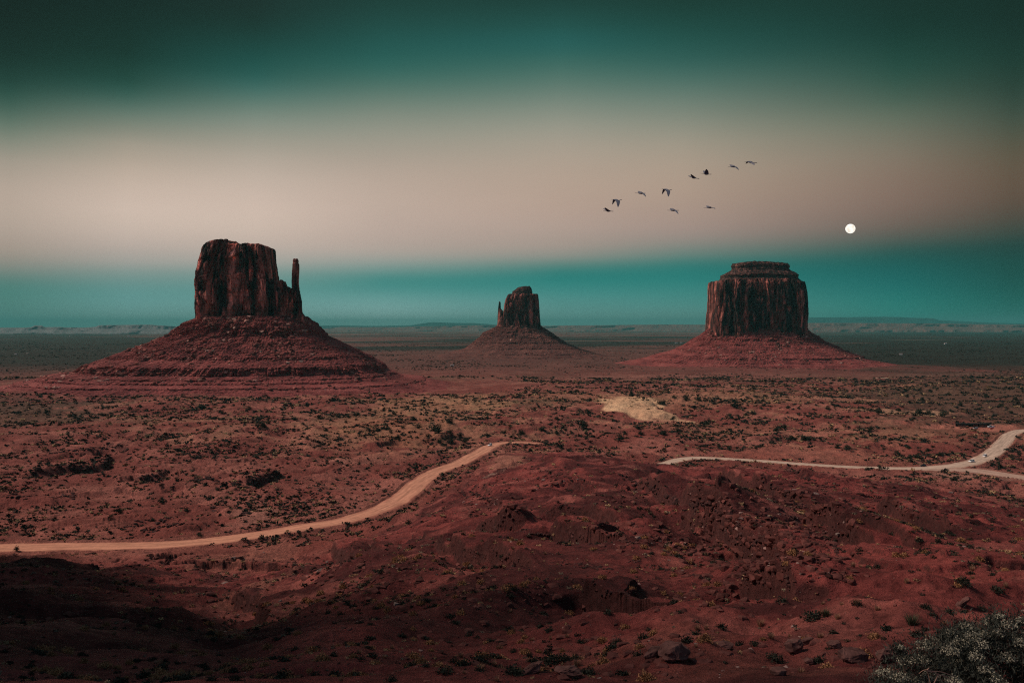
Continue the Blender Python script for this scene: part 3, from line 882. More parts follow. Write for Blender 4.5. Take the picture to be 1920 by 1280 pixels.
add(mb, "cliff", solid(blk, 1100, 240, 0.42, cliff_disp(30, 620), topline([(1325,527),(1345,526),(1400,522),(1490,522),(1512,527)], 2075), seed=620), M_cliff_dark)
cap = lv([(530,1341,1503,2085),(525,1344,1503,2088),(519.5,1348.5,1498.5,2092),(513.5,1350,1498.3,2095),(509,1359,1491,2102),(503.5,1370.5,1481,2110),(501,1371.5,1478.5,2112),(499,1371.5,1481,2112),(495,1370,1481.5,2112),(492,1372,1479,2116)], Yc)
add(mb, "cap_rock", solid(cap, 700, 120, 0.65, strata_disp(2.2, 7, 630), topline([(1368,494),(1390,491.5),(1407,490),(1428,489),(1445,490.5),(1482,492.5)], 2112), cap=10, seed=630), M_cap)


# ------------------------------------------------------------------ far mesas and mountains
def far_ridge(name, prof, y_base, Y0, depth, m, cut=0.5, seed=0, plateau=True):
    """prof: (px, py) of the sky line; a long eroded scarp whose foot stands at depth Y0"""
    P = np.array(prof, float)
    n = int((P[-1, 0] - P[0, 0]) * 1.6) + 40
    px = np.linspace(P[0, 0], P[-1, 0], n)
    py = np.interp(px, P[:, 0], P[:, 1])
    zt_ = (HY - py) / F * (Y0 + depth * 0.25)
    zb = (HY - y_base) / F * Y0
    rows = []
    T = [0, 0.10, 0.22, 0.34, 0.42, 0.46, 0.50, 0.55, 0.75, 1.0]
    Hh = [0, 0.16, 0.36, 0.55, 0.62, 0.90, 0.97, 1.0, 1.0, 0.9] if plateau else [0, 0.15, 0.32, 0.5, 0.62, 0.74, 0.86, 1.0, 0.7, 0.1]
    X0 = (px - 960) / F * Y0
    for t, h in zip(T, Hh):
        er = depth * 0.22 * (0.4 - 1.3 * np.abs(perlin(X0 / (depth * 0.5), np.full(n, t * 0.7), seed))) + depth * 0.09 * fbm(X0, np.full(n, t * depth), depth * 0.2, 3, seed + 1)
        Yy = Y0 + depth * t * 0.8 - er * (1 - 0.6 * t)
        X = X0 * (Yy / Y0)
        hh = h + (0.05 * fbm(X0, np.full(n, t * depth), depth * 0.25, 3, seed + 2) if 0 < h < 0.9 else 0)
        z = zb - 60 * (t == 0) + (zt_ - zb) * hh
        rows.append(np.stack([X, Yy, z], 1))
    V = np.stack(rows)
    V[:, 0, 2] = np.minimum(V[:, 0, 2], zb - 20); V[:, -1, 2] = np.minimum(V[:, -1, 2], zb - 20)
    o = mk(name, V.reshape(-1, 3), grid_faces(len(T), n), m, smooth=False)
    tag(o, kind='structure')
    return o


far_ridge("hills", [(-700,616),(-300,614),(0,614.5),(40,614.5),(58,613.5),(66,610.2),(78,610.2),(84,613.3),(116,613),(122,614),(160,614.3),(180,612.5),(186,609.6),(235,609.2),(280,608.6),(300,610),(330,612),(420,616),(520,621)], 627, 12800, 1600, M_mesa, seed=700)
far_ridge("hills", [(600,617),(640,613),(680,613.5),(745,613.5),(800,611.8),(850,611),(880,610),(930,609.5),(1010,611.2),(1060,610.2),(1140,609.5),(1230,608.3),(1320,608.4),(1420,609)], 620.5, 21000, 2600, M_mesa_red, seed=720)
far_ridge("hills", [(1330,607.5),(1440,606.5),(1515,605.3),(1640,605.5),(1760,606.5),(1850,608),(1920,609),(2100,610),(2700,612)], 621.5, 17500, 2000, M_mesa_red, seed=740)
far_ridge("mountains", [(420,612),(560,611),(640,610),(700,611),(770,610),(790,606.5),(812,603.8),(830,604.5),(850,605.3),(890,605.5),(930,608.5),(1040,611)], 613.5, 34000, 3200, M_mountain, seed=760, plateau=False)
far_ridge("mountains", [(1380,606),(1460,598),(1520,595.2),(1560,594.6),(1620,594),(1660,593.6),(1690,594.3),(1720,595.8),(1748,596.3),(1762,600),(1800,602),(1850,604.5),(1960,607.5),(2300,610)], 612.5, 34000, 3200, M_mountain, seed=780, plateau=False)

# unseen rim wall, added outside the frame on the left to shade the low ground
rim = [(z, a, b, c, d) for z, a, b, c, d in [(-120,-420,-118,10,330),(-60,-410,-122,15,320),(-20,-400,-126,20,310),(20,-395,-130,25,300),(42,-390,-135,30,290)]]


def build_shade_wall():
    # a wall along the left border of the view, its height solved from the wanted shadow
    n = 120
    t = np.linspace(0, 1, n)
    Yl = -60 + 420 * t
    Xe = -0.74 * np.maximum(Yl, 0) - 26 - 10 * np.abs(np.sin(t * 9)) - 6 * fbm(Yl, Yl * 0, 40, 3, 800)
    Ye = np.array([20, 40, 70, 110, 160, 220, 290, 345], float)
    pe = np.array([1320, 1160, 970, 690, 470, 380, 230, 60], float)
    Xs = (pe - 960) / F * Ye
    y0 = Ye.copy()
    for _ in range(6):
        ds = Xs + 0.74 * np.maximum(y0, 0) + 26 + 6 + 14
        y0 = Ye - ds * math.tan(R(SUN_AZ))
    tp = base_h(Xs, Ye) + ds * math.tan(R(SUN_EL)) / math.cos(R(SUN_AZ))
    tops = np.interp(Yl, np.concatenate([[-60, y0[0] - 9], y0, [375]]), np.concatenate([[-6, -4], tp, [-70]])) + 20 * fbm(Yl, Yl * 0 + 3, 60, 4, 801) * sstep(10, 40, Yl)
    rows = []
    for k, (dx, h) in enumerate([(0, 0), (4, 0.35), (6, 0.6), (9, 0.62), (11, 0.95), (14, 1.0), (80, 1.0), (200, 0.9), (320, 0.0)]):
        X = Xe - dx - 2 * fbm(Yl, np.full(n, k * 9.0), 18, 3, 802)
        zb = base_h(Xe, Yl) - 6
        rows.append(np.stack([X, Yl, zb + (tops - zb) * h], 1))
    V = np.stack(rows)
    o = mk("cliff", V.reshape(-1, 3), grid_faces(len(rows), n), M_cliff)  # added blocker out of view, there for its shadow
    tag(o, kind='structure')


build_shade_wall()

# ------------------------------------------------------------------ moon
bm = bmesh.new()
DM = 70000.0
bmesh.ops.create_icosphere(bm, subdivisions=5, radius=8.8 / F * DM)
m, nt, b = mat("moon_surface")
n = noise_node(nt, 0.0032, 5, 0.6)
r = ramp(nt, n.outputs['Fac'], [(0.38, (0.80, 0.70, 0.58)), (0.6, (1.0, 0.96, 0.88))])
b.inputs['Base Color'].default_value = (0.2, 0.2, 0.2, 1)
nt.links.new(r.outputs[0], b.inputs['Emission Color']); b.inputs['Emission Strength'].default_value = 1.2
moon = from_bm("moon", bm, m, smooth=True); moon.location = pix(1594.5, 428.8, DM)
tag(moon, "round pale full moon low in the sky above the massive butte", "moon")


# ------------------------------------------------------------------ scatter: templates
def t_clump(n, seed, flat=0.75, size=0.28, core=0.35):
    """leaf clump: n small triangles through a half dome of radius 1"""
    g = np.random.default_rng(seed)
    d = g.normal(size=(n, 3)); d /= np.linalg.norm(d, axis=1)[:, None]; d[:, 2] = np.abs(d[:, 2])
    lob = 1 + 0.28 * np.sin(d[:, 0] * 3.1 + seed) * np.cos(d[:, 1] * 4.3 + 2 * seed) + 0.18 * g.normal(size=n)
    r = (core + (1 - core) * g.random(n) ** 0.5) * lob
    c = d * r[:, None] * np.array([1, 1, flat * 1.15])
    a = g.normal(size=(n, 3)); a /= np.linalg.norm(a, axis=1)[:, None]
    b = np.cross(a, g.normal(size=(n, 3))); b /= np.linalg.norm(b, axis=1)[:, None]
    s = size * (0.6 + 0.8 * g.random(n))[:, None]
    V = np.stack([c + a * s, c - a * s * 0.6 + b * s * 0.7, c - a * s * 0.6 - b * s * 0.7], 1).reshape(-1, 3)
    V[:, 2] = np.maximum(V[:, 2], -0.03)
    return V, np.arange(3 * n).reshape(-1, 3)


def t_tuft(n, seed, spread=0.55, w=0.05):
    g = np.random.default_rng(seed)
    az = g.random(n) * 2 * np.pi; r0 = 0.28 * np.sqrt(g.random(n)); lean = spread * g.random(n) ** 0.7; h = 0.55 + 0.6 * g.random(n)
    p = np.stack([np.cos(az) * r0, np.sin(az) * r0, np.zeros(n)], 1)
    tip = p + np.stack([np.cos(az) * lean, np.sin(az) * lean, h], 1)
    side = np.stack([-np.sin(az + g.normal(size=n)), np.cos(az), np.zeros(n)], 1) * w
    V = np.stack([p + side, p - side, tip], 1).reshape(-1, 3)
    return V, np.arange(3 * n).reshape(-1, 3)


def t_rock(seed, pts=16, sub=0, rough=0.0, box=(1, 0.8, 0.6)):
    g = np.random.default_rng(seed)
    bm = bmesh.new()
    for _ in range(pts):
        p = g.uniform(-1, 1, 3); p = p / max(1e-3, np.linalg.norm(p) ** 0.75)
        bm.verts.new((p[0] * box[0], p[1] * box[1], p[2] * box[2]))
    r = bmesh.ops.convex_hull(bm, input=bm.verts)
    for e in [e for e in r['geom_interior'] if isinstance(e, bmesh.types.BMVert)]:
        bm.verts.remove(e)
    if sub:
        bmesh.ops.bevel(bm, geom=list(bm.edges), offset=0.025, segments=1, affect='EDGES')
        bmesh.ops.triangulate(bm, faces=bm.faces[:])
        bmesh.ops.subdivide_edges(bm, edges=bm.edges[:], cuts=sub, use_grid_fill=True)
        for v in bm.verts:
            n = v.co.normalized()
            k = rough * (float(perlin(v.co.x * 2.5 + v.co.z, v.co.y * 2.5 + seed)) + 0.5 * float(perlin(v.co.x * 6, v.co.z * 6 + v.co.y * 3)))
            k += rough * 0.6 * (round(v.co.z * 5) % 2) * 0.6
            v.co += n * k
    bmesh.ops.triangulate(bm, faces=bm.faces[:])
    bm.verts.ensure_lookup_table(); bm.verts.index_update()
    V = np.array([v.co[:] for v in bm.verts]); Fc = np.array([[v.index for v in f.verts] for f in bm.faces])
    bm.free()
    return V, Fc


def stamp(temps, pos, scl, rot, cols, squash=None):
    """copies of the templates joined into one mesh's arrays"""
    Vs, Fs, Cs = [], [], []; off = 0
    n = len(pos); pick = rng.integers(0, len(temps), n)
    for k, (tv, tf) in enumerate(temps):
        i = np.where(pick == k)[0]
        if len(i) == 0: continue
        c, s = np.cos(rot[i]), np.sin(rot[i])
        x = tv[None, :, 0] * scl[i][:, None]; y = tv[None, :, 1] * scl[i][:, None]; z = tv[None, :, 2] * scl[i][:, None]
        if squash is not None:
            z = z * squash[i][:, None]
        V = np.stack([x * c[:, None] - y * s[:, None] + pos[i, 0][:, None], x * s[:, None] + y * c[:, None] + pos[i, 1][:, None], z + pos[i, 2][:, None]], -1)
        Fa = tf[None] + (np.arange(len(i)) * len(tv))[:, None, None] + off
        Vs.append(V.reshape(-1, 3)); Fs.append(Fa.reshape(-1, 3)); Cs.append(np.repeat(cols[i], len(tv), axis=0))
        off += len(i) * len(tv)
    return np.concatenate(Vs), np.concatenate(Fs), np.concatenate(Cs)


def talus_clear(X, Y):
    """True where no butte's talus stands"""
    ok = np.ones(len(X), bool)
    for cx, cy, rx, ry in ((-470, 1400, 520, 235), (23, 2700, 270, 225), (655, 2150, 440, 225)):
        ok &= np.hypot((X - cx) / rx, (Y - cy) / ry) > 1
    return ok


_d = floor_pts([(1192, 766), (1228, 784), (1840, 803), (1500, 851), (955, 872)])
BARE = [(*_d[0], 50, 115), (*_d[1], 45, 45), (*_d[2], 55, 30), (*_d[3], 70, 28), (*_d[4], 14, 40)]


def field(n, y0, y1, dens, pw=1.0, umax=0.66):
    """random points of the land between two depths, thinned by dens(X, Y)"""
    t = rng.random(n)
    Y = (y0 ** pw + t * (y1 ** pw - y0 ** pw)) ** (1 / pw) if pw else y0 * (y1 / y0) ** t
    X = (rng.random(n) * 2 - 1) * umax * Y
    k = rng.random(n) < dens(X, Y)
    X, Y = X[k], Y[k]
    k = (road_dist(X, Y) > 1.5) & talus_clear(X, Y)
    for (cx, cy, rx, ry) in BARE:
        k &= (np.hypot((X - cx) / rx, (Y - cy) / ry) + 0.3 * perlin(X / 25, Y / 25, 1500) > 1) | (rng.random(len(X)) < 0.06)
    X, Y = X[k], Y[k]
    return np.stack([X, Y, ground_h(X, Y)], 1)


def app_size(P, s):
    return s / P[:, 1]


def seen(P, h):
    """which points show in the frame and are not hidden behind the land"""
    px = 960 + F * P[:, 0] / P[:, 1]; py = HY - F * (P[:, 2] + 0.6 * h) / P[:, 1]
    ok = (px > 4) & (px < 1916) & (py < 1276)
    i = np.where(ok)[0]
    for a in range(0, len(i), 300):
        j = i[a:a + 300]
        t = np.linspace(0.05, 0.985, 60)[None]
        XX = P[j, 0][:, None] * t; YY = P[j, 1][:, None] * t; ZZ = (P[j, 2] + 0.7 * h[j])[:, None] * t
        ok[j] = (ZZ > ground_h(XX, YY) - 0.05).all(1)
    return ok


def things(name, meshes, P, S, label, cat, group, zs=None):
    """one object for each point; label may be a function of the point's index"""
    out = []
    for k in range(len(P)):
        o = bpy.data.objects.new(name, meshes[int(rng.integers(0, len(meshes)))]); C.objects.link(o)
        o.location = P[k]; s = float(S[k])
        o.scale = (s, s, s * (float(zs[k]) if zs is not None else float(rng.uniform(0.8, 1.15))))
        o.rotation_euler = (0, 0, float(rng.uniform(0, 6.28)))
        lb, gr = (label(P[k]), group(P[k])) if callable(label) else (label, group)
        tag(o, lb, cat, gr); out.append(o)
    return out


def meshes_of(name, temps, m):
    out = []
    for v, f in temps:
        o = mk(name, v, f, m, link=False); out.append(o.data); bpy.data.objects.remove(o)
    return out


def clumpy(X, Y, lam, seed, lo=-0.3, hi=0.5):
    return sstep(lo, hi, fbm(X, Y, lam, 3, seed))


# ------------------------------------------------------------------ junipers (each one in the photograph that stands out)
JUN = [(817,812,27),(842,797,15),(775,788,13),(786,803,13),(747,822,11),(755,803,9),(707,810,11),(692,809,10),(700,811,8),(873,829,15),(847,833,12),(824,833,12),(843,815,12),
 (743,761,9),(817,772,10),(838,766,9),(915,785,9),(940,793,8),(945,814,13),(977,817,13),(958,821,8),(913,818,8),(1015,808,14),(1044,789,11),(1095,804,20),(1100,817,9),(1043,814,10),
 (1102,777,14),(1107,752,11),(1163,826,20),(1171,815,12),(1197,805,15),(1202,817,11),(1240,760,18),(1243,817,16),(1270,810,14),(1262,788,11),(1237,804,10),(1245,848,11),(1133,870,7),(1265,752,10),
 (1185,743,10),(1082,735,9),(1253,738,8),(1137,729,7),(672,779,10),(692,771,10),(704,776,7),(739,777,9),(668,788,7),(653,783,9),(648,796,7),(729,806,9),(733,812,7),(612,808,10),
 (1288,751,13),(1310,752,11),(1380,766,21),(1369,785,15),(1384,784,10),(1399,780,10),(1411,779,11),(1327,798,19),(1323,820,11),(1458,811,19),(1470,806,11),(1483,826,14),(1512,826,25),(1587,844,17),(1571,841,12),
 (1633,812,12),(1647,777,17),(1770,782,17),(1723,861,15),(1763,854,10),(1873,874,11),(1703,843,11),(1683,854,13),(1739,847,9),(1749,840,8),(1723,774,15),(1741,778,14),(1758,857,8),(1707,860,11),(1657,842,8),(1617,769,9),(1552,769,10),
 (1613,785,8),(1627,784,9),(1593,746,8),(1466,741,8),(1430,754,8),(1427,767,7),(1477,766,9),(1498,768,8),(1401,762,7),(1435,744,8),(1684,771,10),(1700,745,9),(1730,752,10),(1800,762,11),(1835,770,10),(1875,764,12),(1896,777,9),(1849,745,10),(1780,741,9),(1905,752,11),
 (192,780,8),(243,769,11),(262,764,9),(228,779,7),(380,767,17),(415,777,10),(420,765,9),(437,762,8),(468,769,12),(463,772,8),(600,786,12),(635,784,10),(530,789,10),(553,788,12),(493,803,17),(483,806,11),(503,796,8),(625,752,11),(568,796,8),
 (303,943,15),(350,959,12),(375,1008,14),(225,961,14),(287,977,10),(207,975,10),(20,957,15),(395,785,8),(300,758,7),(160,770,7),(85,775,8),(112,800,8),(545,760,7),(577,760,7)]
JUN += [(30,1036,11),(1285,845,8),(1348,840,9),(1367,847,10),(1418,843,8),(1395,828,9),(1530,815,8),(767,983,15),(830,890,9),(673,872,8),(780,850,8),(768,873,8),(1627,882,11),(1649,882,11)]


def t_juniper(seed):
    g = np.random.default_rng(seed)
    Vs, Fs = [], []; off = 0
    for k in range(9):
        a = g.uniform(0, 6.28); r = g.uniform(0, 0.62)
        v, f = t_clump(62, seed * 31 + k, flat=0.9, size=0.20, core=0.2)
        s = g.uniform(0.32, 0.56)
        v = v * s + np.array([math.cos(a) * r, math.sin(a) * r, g.uniform(0.05, 0.85) * (1.1 - r)])
        Vs.append(v); Fs.append(f + off); off += len(v)
    crown = (np.concatenate(Vs), np.concatenate(Fs)); Vs, Fs = [], []; off = 0
    # short twisted trunk and limbs
    for k in range(5):
        a = g.uniform(0, 6.28); p0 = np.array([0, 0, -0.12]); p1 = np.array([math.cos(a) * 0.35, math.sin(a) * 0.35, 0.5]); w = 0.06
        s1 = np.array([-math.sin(a), math.cos(a), 0]) * w; s2 = np.array([math.cos(a), math.sin(a), 0]) * w
        v = np.stack([p0 + s1, p0 - s1, p0 + s2, p1]); f = np.array([[0, 1, 3], [1, 2, 3], [2, 0, 3]])
        Vs.append(v); Fs.append(f + off); off += 4
    return crown, (np.concatenate(Vs), np.concatenate(Fs))


_jt = [t_juniper(s) for s in range(6)]
jm = list(zip(meshes_of("crown", [a for a, _ in _jt], M_juniper), meshes_of("trunk", [b for _, b in _jt], M_wood)))
JA = np.array(JUN, float)
JP = at(JA[:, 0], JA[:, 1]); JS = JA[:, 2] * 0.60 / F * JP[:, 1]


def j_zone(p):
    px = 960 + F * p[0] / p[1]; Y = p[1]
    if Y < 560 and px < 500: return ("dark desert bush on the low red ground beside the tan dirt road", "bushes beside the tan road")
    if Y < 560: return ("small dark bush on the red hill below the viewpoint", "bushes on the red hill")
    if px < 640: return ("dark round juniper on the flat below the butte with the tall thumb", "junipers below the thumbed butte")
    if px < 1060: return ("dark juniper on the scrubby slope behind the tan road's far bend", "junipers behind the tan road")
    if px < 1300: return ("dark juniper around the bare sandy yellow mound", "junipers around the sandy mound")
    if px < 1560: return ("dark juniper on the red flat in front of the massive butte", "junipers before the massive butte")
    return ("dark juniper scattered around the pale grey road and the roadside shelter", "junipers around the grey road")


for k in range(len(JP)):
    o = empty("juniper", JP[k] - np.array([0, 0, 0.1]), float(rng.uniform(0, 6.28)))
    q = float(JS[k]); o.scale = (q, q, q * float(rng.uniform(0.85, 1.15)))
    a, b = jm[int(rng.integers(0, len(jm)))]
    for nm, me in (("crown", a), ("trunk", b)):
        ch = bpy.data.objects.new(nm, me); C.objects.link(ch); ch.parent = o
    tag(o, j_zone(JP[k])[0], "juniper", j_zone(JP[k])[1])

# ------------------------------------------------------------------ scrub
clump_lo = [t_clump(15, 900 + s, 0.65, 0.5, 0.1) for s in range(5)]
clump_md = [t_clump(34, 920 + s, 0.7, 0.34, 0.2) for s in range(5)]
clump_hi = [t_clump(190, 940 + s, 0.75, 0.17, 0.25) for s in range(6)]
tuft_hi = [t_tuft(110, 960 + s) for s in range(5)]
tuft_md = [t_tuft(26, 980 + s, w=0.09) for s in range(4)]


def scrub_cols(n, kind):
    base = {'dark': (0.025, 0.024, 0.017), 'olive': (0.058, 0.044, 0.026), 'tan': (0.30, 0.19, 0.095), 'grey': (0.16, 0.12, 0.08)}
    k = rng.choice(len(kind), n, p=[w for _, w in kind])
    c = np.array([base[a] for a, _ in kind])[k]
    return c * rng.uniform(0.6, 1.4, (n, 1))


# valley floor between the roads and the buttes
P = field(100000, 380, 1600, lambda X, Y: 0.14 + 0.86 * clumpy(X, Y, 75, 1000, -0.15, 0.5), 0.4)
hb = base_h(P[:, 0], P[:, 1])
P = P[(hb < -98)]
S = (0.3 + 1.2 * rng.random(len(P)) ** 2.5) * np.interp(P[:, 1], [400, 900, 1500], [1.15, 2.1, 2.9])
v, f, c = stamp(clump_lo, P, S, rng.random(len(P)) * 6.28, scrub_cols(len(P), [('dark', 0.68), ('olive', 0.14), ('tan', 0.18)]), rng.uniform(0.6, 1.0, len(P)))
tag(mk("scrub", v, f, M_leaf_col, col=c), kind='stuff')
# farther out
P = field(40000, 1450, 5200, lambda X, Y: 0.05 + 0.8 * clumpy(X, Y, 300, 1010, 0.0, 0.6), 0.3)
S = rng.uniform(0.8, 3.0, len(P)) * np.interp(P[:, 1], [1500, 5000], [1, 1.8])
v, f, c = stamp(clump_lo, P, S, rng.random(len(P)) * 6.28, scrub_cols(len(P), [('dark', 0.8), ('olive', 0.2)]), rng.uniform(0.5, 0.9, len(P)))
tag(mk("scrub", v, f, M_leaf_col, col=c), kind='stuff')
# the hill and the gully below the viewpoint
P = field(26000, 24, 620, lambda X, Y: (0.16 + 0.8 * clumpy(X, Y, 40, 1020, -0.2, 0.6)) * np.interp(Y, [24, 40, 70, 130], [0.22, 0.42, 0.75, 1.0]), 0.0)
hb = base_h(P[:, 0], P[:, 1]); P = P[hb > -103]
S = rng.uniform(0.45, 1.0, len(P)) ** 2 * np.interp(P[:, 1], [25, 60, 200, 600], [0.28, 0.42, 0.85, 1.3])
vis = seen(P, S)
kindk = rng.choice(3, len(P), p=[0.5, 0.32, 0.18])      # dark shrub, yellow brush, dry grass
hm_dark = meshes_of("shrub", clump_hi, M_shrub); hm_yel = meshes_of("rabbitbrush", [t_clump(420, 950 + q, 0.8, 0.15, 0.3) for q in range(5)], M_yellow); hm_gr = meshes_of("grass_tuft", tuft_hi, M_grass)


def hill_zone(p, what):
    px = 960 + F * p[0] / p[1]
    if p[1] < 75:
        if px < 960: return (f"{what} on the near slope left of the flat layered rocks", f"{what} on the near slope left of the rocks")
        return (f"{what} on the near slope between the boulders and the flowering bush", f"{what} on the near slope by the boulders")
    if px < 620: return (f"{what} in the shaded gully below the tan road", f"{what} in the shaded gully")
    if px < 1150: return (f"{what} on the red hill between the viewpoint and the tan road", f"{what} on the middle of the red hill")
    return (f"{what} among the red ledges below the pale grey road", f"{what} among the red ledges")


rest = np.ones(len(P), bool)
for kk, (nm, ms, what, cat) in enumerate((("shrub", hm_dark, "low dark green shrub", "shrub"), ("rabbitbrush", hm_yel, "small rounded yellowish brush", "shrub"), ("grass_tuft", hm_gr, "tuft of dry tan grass", "grass tuft"))):
    i = np.where((kindk == kk) & vis)[0]
    i = i[np.argsort(-app_size(P[i], S[i]))][:[280, 290, 170][kk]]
    rest[i] = False
    things(nm, ms, P[i] - np.array([0, 0, 0.03]), S[i] * (1.0 if kk < 2 else 0.85), lambda p, w=what: hill_zone(p, w)[0], cat, lambda p, w=what: hill_zone(p, w)[1])
i = np.where(rest)[0]
cols = np.where((kindk[i] == 0)[:, None], scrub_cols(len(i), [('dark', 0.8), ('olive', 0.2)]), scrub_cols(len(i), [('tan', 0.6), ('grey', 0.4)]))
v, f, c = stamp(clump_md, P[i], S[i], rng.random(len(i)) * 6.28, cols, rng.uniform(0.6, 1.0, len(i)))
tag(mk("scrub", v, f, M_leaf_col, col=c), kind='stuff')

# ------------------------------------------------------------------ loose rock
rock_lo = [t_rock(1100 + s, 10) for s in range(8)]
rock_hi = [t_rock(1120 + s, 18, 1, 0.07) for s in range(8)]
# rubble fields on the hill: pixel centre, half width px, half height px, count
RUB = [(1440,990,110,60,420),(1500,1010,70,50,300),(1340,960,70,40,220),(1420,1060,60,60,220),(920,940,70,22,200),(1200,1010,90,24,180),(1300,1030,70,26,140),(1560,1060,60,40,140),
       (1480,920,90,24,160),(1600,950,120,30,160),(560,1060,90,40,160),(700,1090,110,60,180),(880,1100,120,50,180),(1320,1110,70,50,160),(1180,930,80,20,120),(430,1115,70,50,90),(220,1090,160,60,160),
       (1050,900,60,14,90),(470,925,40,20,90),(580,930,40,20,90),(90,895,90,12,80),(1780,930,110,30,160),(960,900,50,20,70),(1260,1220,200,40,120),(1560,1230,120,40,70),(1000,1200,250,60,120)]
pp = []
for cx, cy, wx, wy, n in RUB:
    pp.append(np.stack([cx + wx * rng.normal(size=n) * 0.55, cy + wy * rng.normal(size=n) * 0.55], 1))
pp = np.concatenate(pp); pp = pp[(pp[:, 1] < 1300) & (pp[:, 1] > 845)]
RP = at(pp[:, 0], pp[:, 1])
RS = (0.16 + 0.9 * rng.random(len(RP)) ** 3.2) * np.interp(RP[:, 1], [30, 80, 200, 600], [0.35, 0.75, 1.5, 2.2])
LINES = [([(780,890),(860,905),(960,925)],0.5),([(1160,890),(1227,917),(1273,943),(1333,950),(1373,970),(1395,992)],1.3),([(1373,1017),(1430,1022),(1467,1050),(1482,1117)],1.2),([(1453,950),(1500,985),(1560,1010),(1575,1050)],1.1),
 ([(885,994),(940,990),(995,995)],1.0),([(993,1004),(1050,1012),(1108,1017)],1.1),([(1140,1010),(1190,1016),(1235,1018)],1.0),([(827,1033),(870,1043),(920,1045),(960,1056),(1002,1068)],0.7),([(1050,1056),(1100,1060),(1150,1068)],1.1),
 ([(1040,953),(1107,963)],0.7),([(975,879),(1020,883),(1060,894),(1100,901)],0.7),([(865,921),(900,930),(935,944)],1.2),([(1478,878),(1505,895),(1533,907),(1587,918)],1.0),([(1427,903),(1467,930),(1527,957)],1.0),([(1680,943),(1760,975),(1840,1003)],0.7),
 ([(1340,1060),(1400,1090),(1440,1100)],1.0),([(1250,1060),(1300,1080),(1340,1085)],0.9),([(1180,1050),(1230,1062),(1260,1070)],0.9),([(1100,1110),(1160,1120),(1200,1115)],0.9),([(960,1110),(1010,1116),(1045,1122)],0.7),([(1560,1000),(1620,1030),(1650,1050)],0.6),
 ([(233,988),(277,978),(325,973)],1.0),([(268,998),(317,987),(363,970),(412,950)],1.2),([(450,967),(480,953)],1.1),([(365,902),(400,897),(450,908)],1.2),([(545,915),(575,925),(608,934)],0.9),([(0,931),(70,934),(143,930)],1.0),([(480,930),(520,945),(535,955)],1.2),
 ([(60,888),(130,880),(185,874),(212,856)],1.1),([(262,899),(300,891),(316,884)],0.9),([(465,906),(500,898),(533,888)],1.0),([(85,850),(150,845),(210,838)],0.9),([(650,905),(690,915),(720,925)],1.0),([(620,880),(650,893),(690,900)],0.9),
 ([(160,845),(200,838),(245,850)],0.8),([(380,845),(430,842),(480,838)],0.7),([(540,1055),(600,1050),(640,1060)],0.8),([(590,1075),(640,1090),(690,1110)],0.8),([(640,1125),(700,1135),(760,1150)],0.7),([(780,1120),(860,1130),(930,1150)],0.7),([(170,1060),(240,1065),(330,1050)],0.9)]
lp, ls = [], []
for pts, sz in LINES:
    Pl = np.array(pts, float)
    ln = np.concatenate([[0], np.cumsum(np.linalg.norm(np.diff(Pl, axis=0), axis=1))])
    m = int(ln[-1] / 1.9)
    t = np.sort(rng.random(m)) * ln[-1]
    q = np.stack([np.interp(t, ln, Pl[:, 0]), np.interp(t, ln, Pl[:, 1])], 1)
    q[:, 1] += 3.5 * perlin(t / 16, t * 0 + pts[0][0], 1400) + rng.normal(size=m) * 1.6 * sz + np.abs(rng.normal(size=m)) * 2.5 * sz * (rng.random(m) < 0.4)
    keep = perlin(t / 30, t * 0 + pts[0][1], 1401) > -0.32
    lp.append(q[keep]); ls.append(np.full(keep.sum(), sz) * (0.5 + 0.9 * rng.random(keep.sum()) ** 1.5))
lp = np.concatenate(lp); ls = np.concatenate(ls)
LP = at(lp[:, 0], lp[:, 1]); LS = ls * 4.4 / F * LP[:, 1]
P2 = field(7000, 24, 520, lambda X, Y: 0.1 + 0.9 * clumpy(X, Y, 30, 1200, 0.0, 0.6), 0.0)
P2 = P2[base_h(P2[:, 0], P2[:, 1]) > -103]
S2 = (0.12 + 0.6 * rng.random(len(P2)) ** 4) * np.interp(P2[:, 1], [30, 80, 200, 600], [0.25, 0.5, 1.0, 1.5])
P3 = field(9000, 23, 110, lambda X, Y: 0.25 + 0.75 * clumpy(X, Y, 9, 1210, 0.0, 0.5), 0.0)
S3 = (0.03 + 0.16 * rng.random(len(P3)) ** 4) * np.interp(P3[:, 1], [25, 110], [0.8, 2.2])
RP = np.concatenate([RP, P2, P3]); RS = np.concatenate([RS, S2, S3])
k = road_dist(RP[:, 0], RP[:, 1]) > 1.5; RP, RS = RP[k], RS[k]
vis = seen(RP, RS)
rm = meshes_of("boulder", rock_hi, M_boulder)
M_ledge = plain("varnished_shaded_ledge_rock", (0.052, 0.021, 0.018), var=0.6, scale=0.8)  # varnish, plus the shade of unlit faces put into the colour
k = road_dist(LP[:, 0], LP[:, 1]) > 2.5; LP, LS = LP[k], LS[k]
lvis = seen(LP, LS); i = np.where(lvis)[0]; i = i[np.argsort(-app_size(LP[i], LS[i]))][:120]


def ledge_zone(p):
    px = 960 + F * p[0] / p[1]
    if p[1] > 380 and px < 720: return ("dark block of a broken ledge on the red flat left of the tan road", "ledge blocks on the left flat")
    if px < 760: return ("dark broken ledge block on the slope below the tan road", "ledge blocks below the tan road")
    if px < 1180: return ("dark broken ledge block across the middle of the red hill", "ledge blocks on the middle hill")
    return ("dark broken ledge block on the rocky slope below the grey road", "ledge blocks below the grey road")


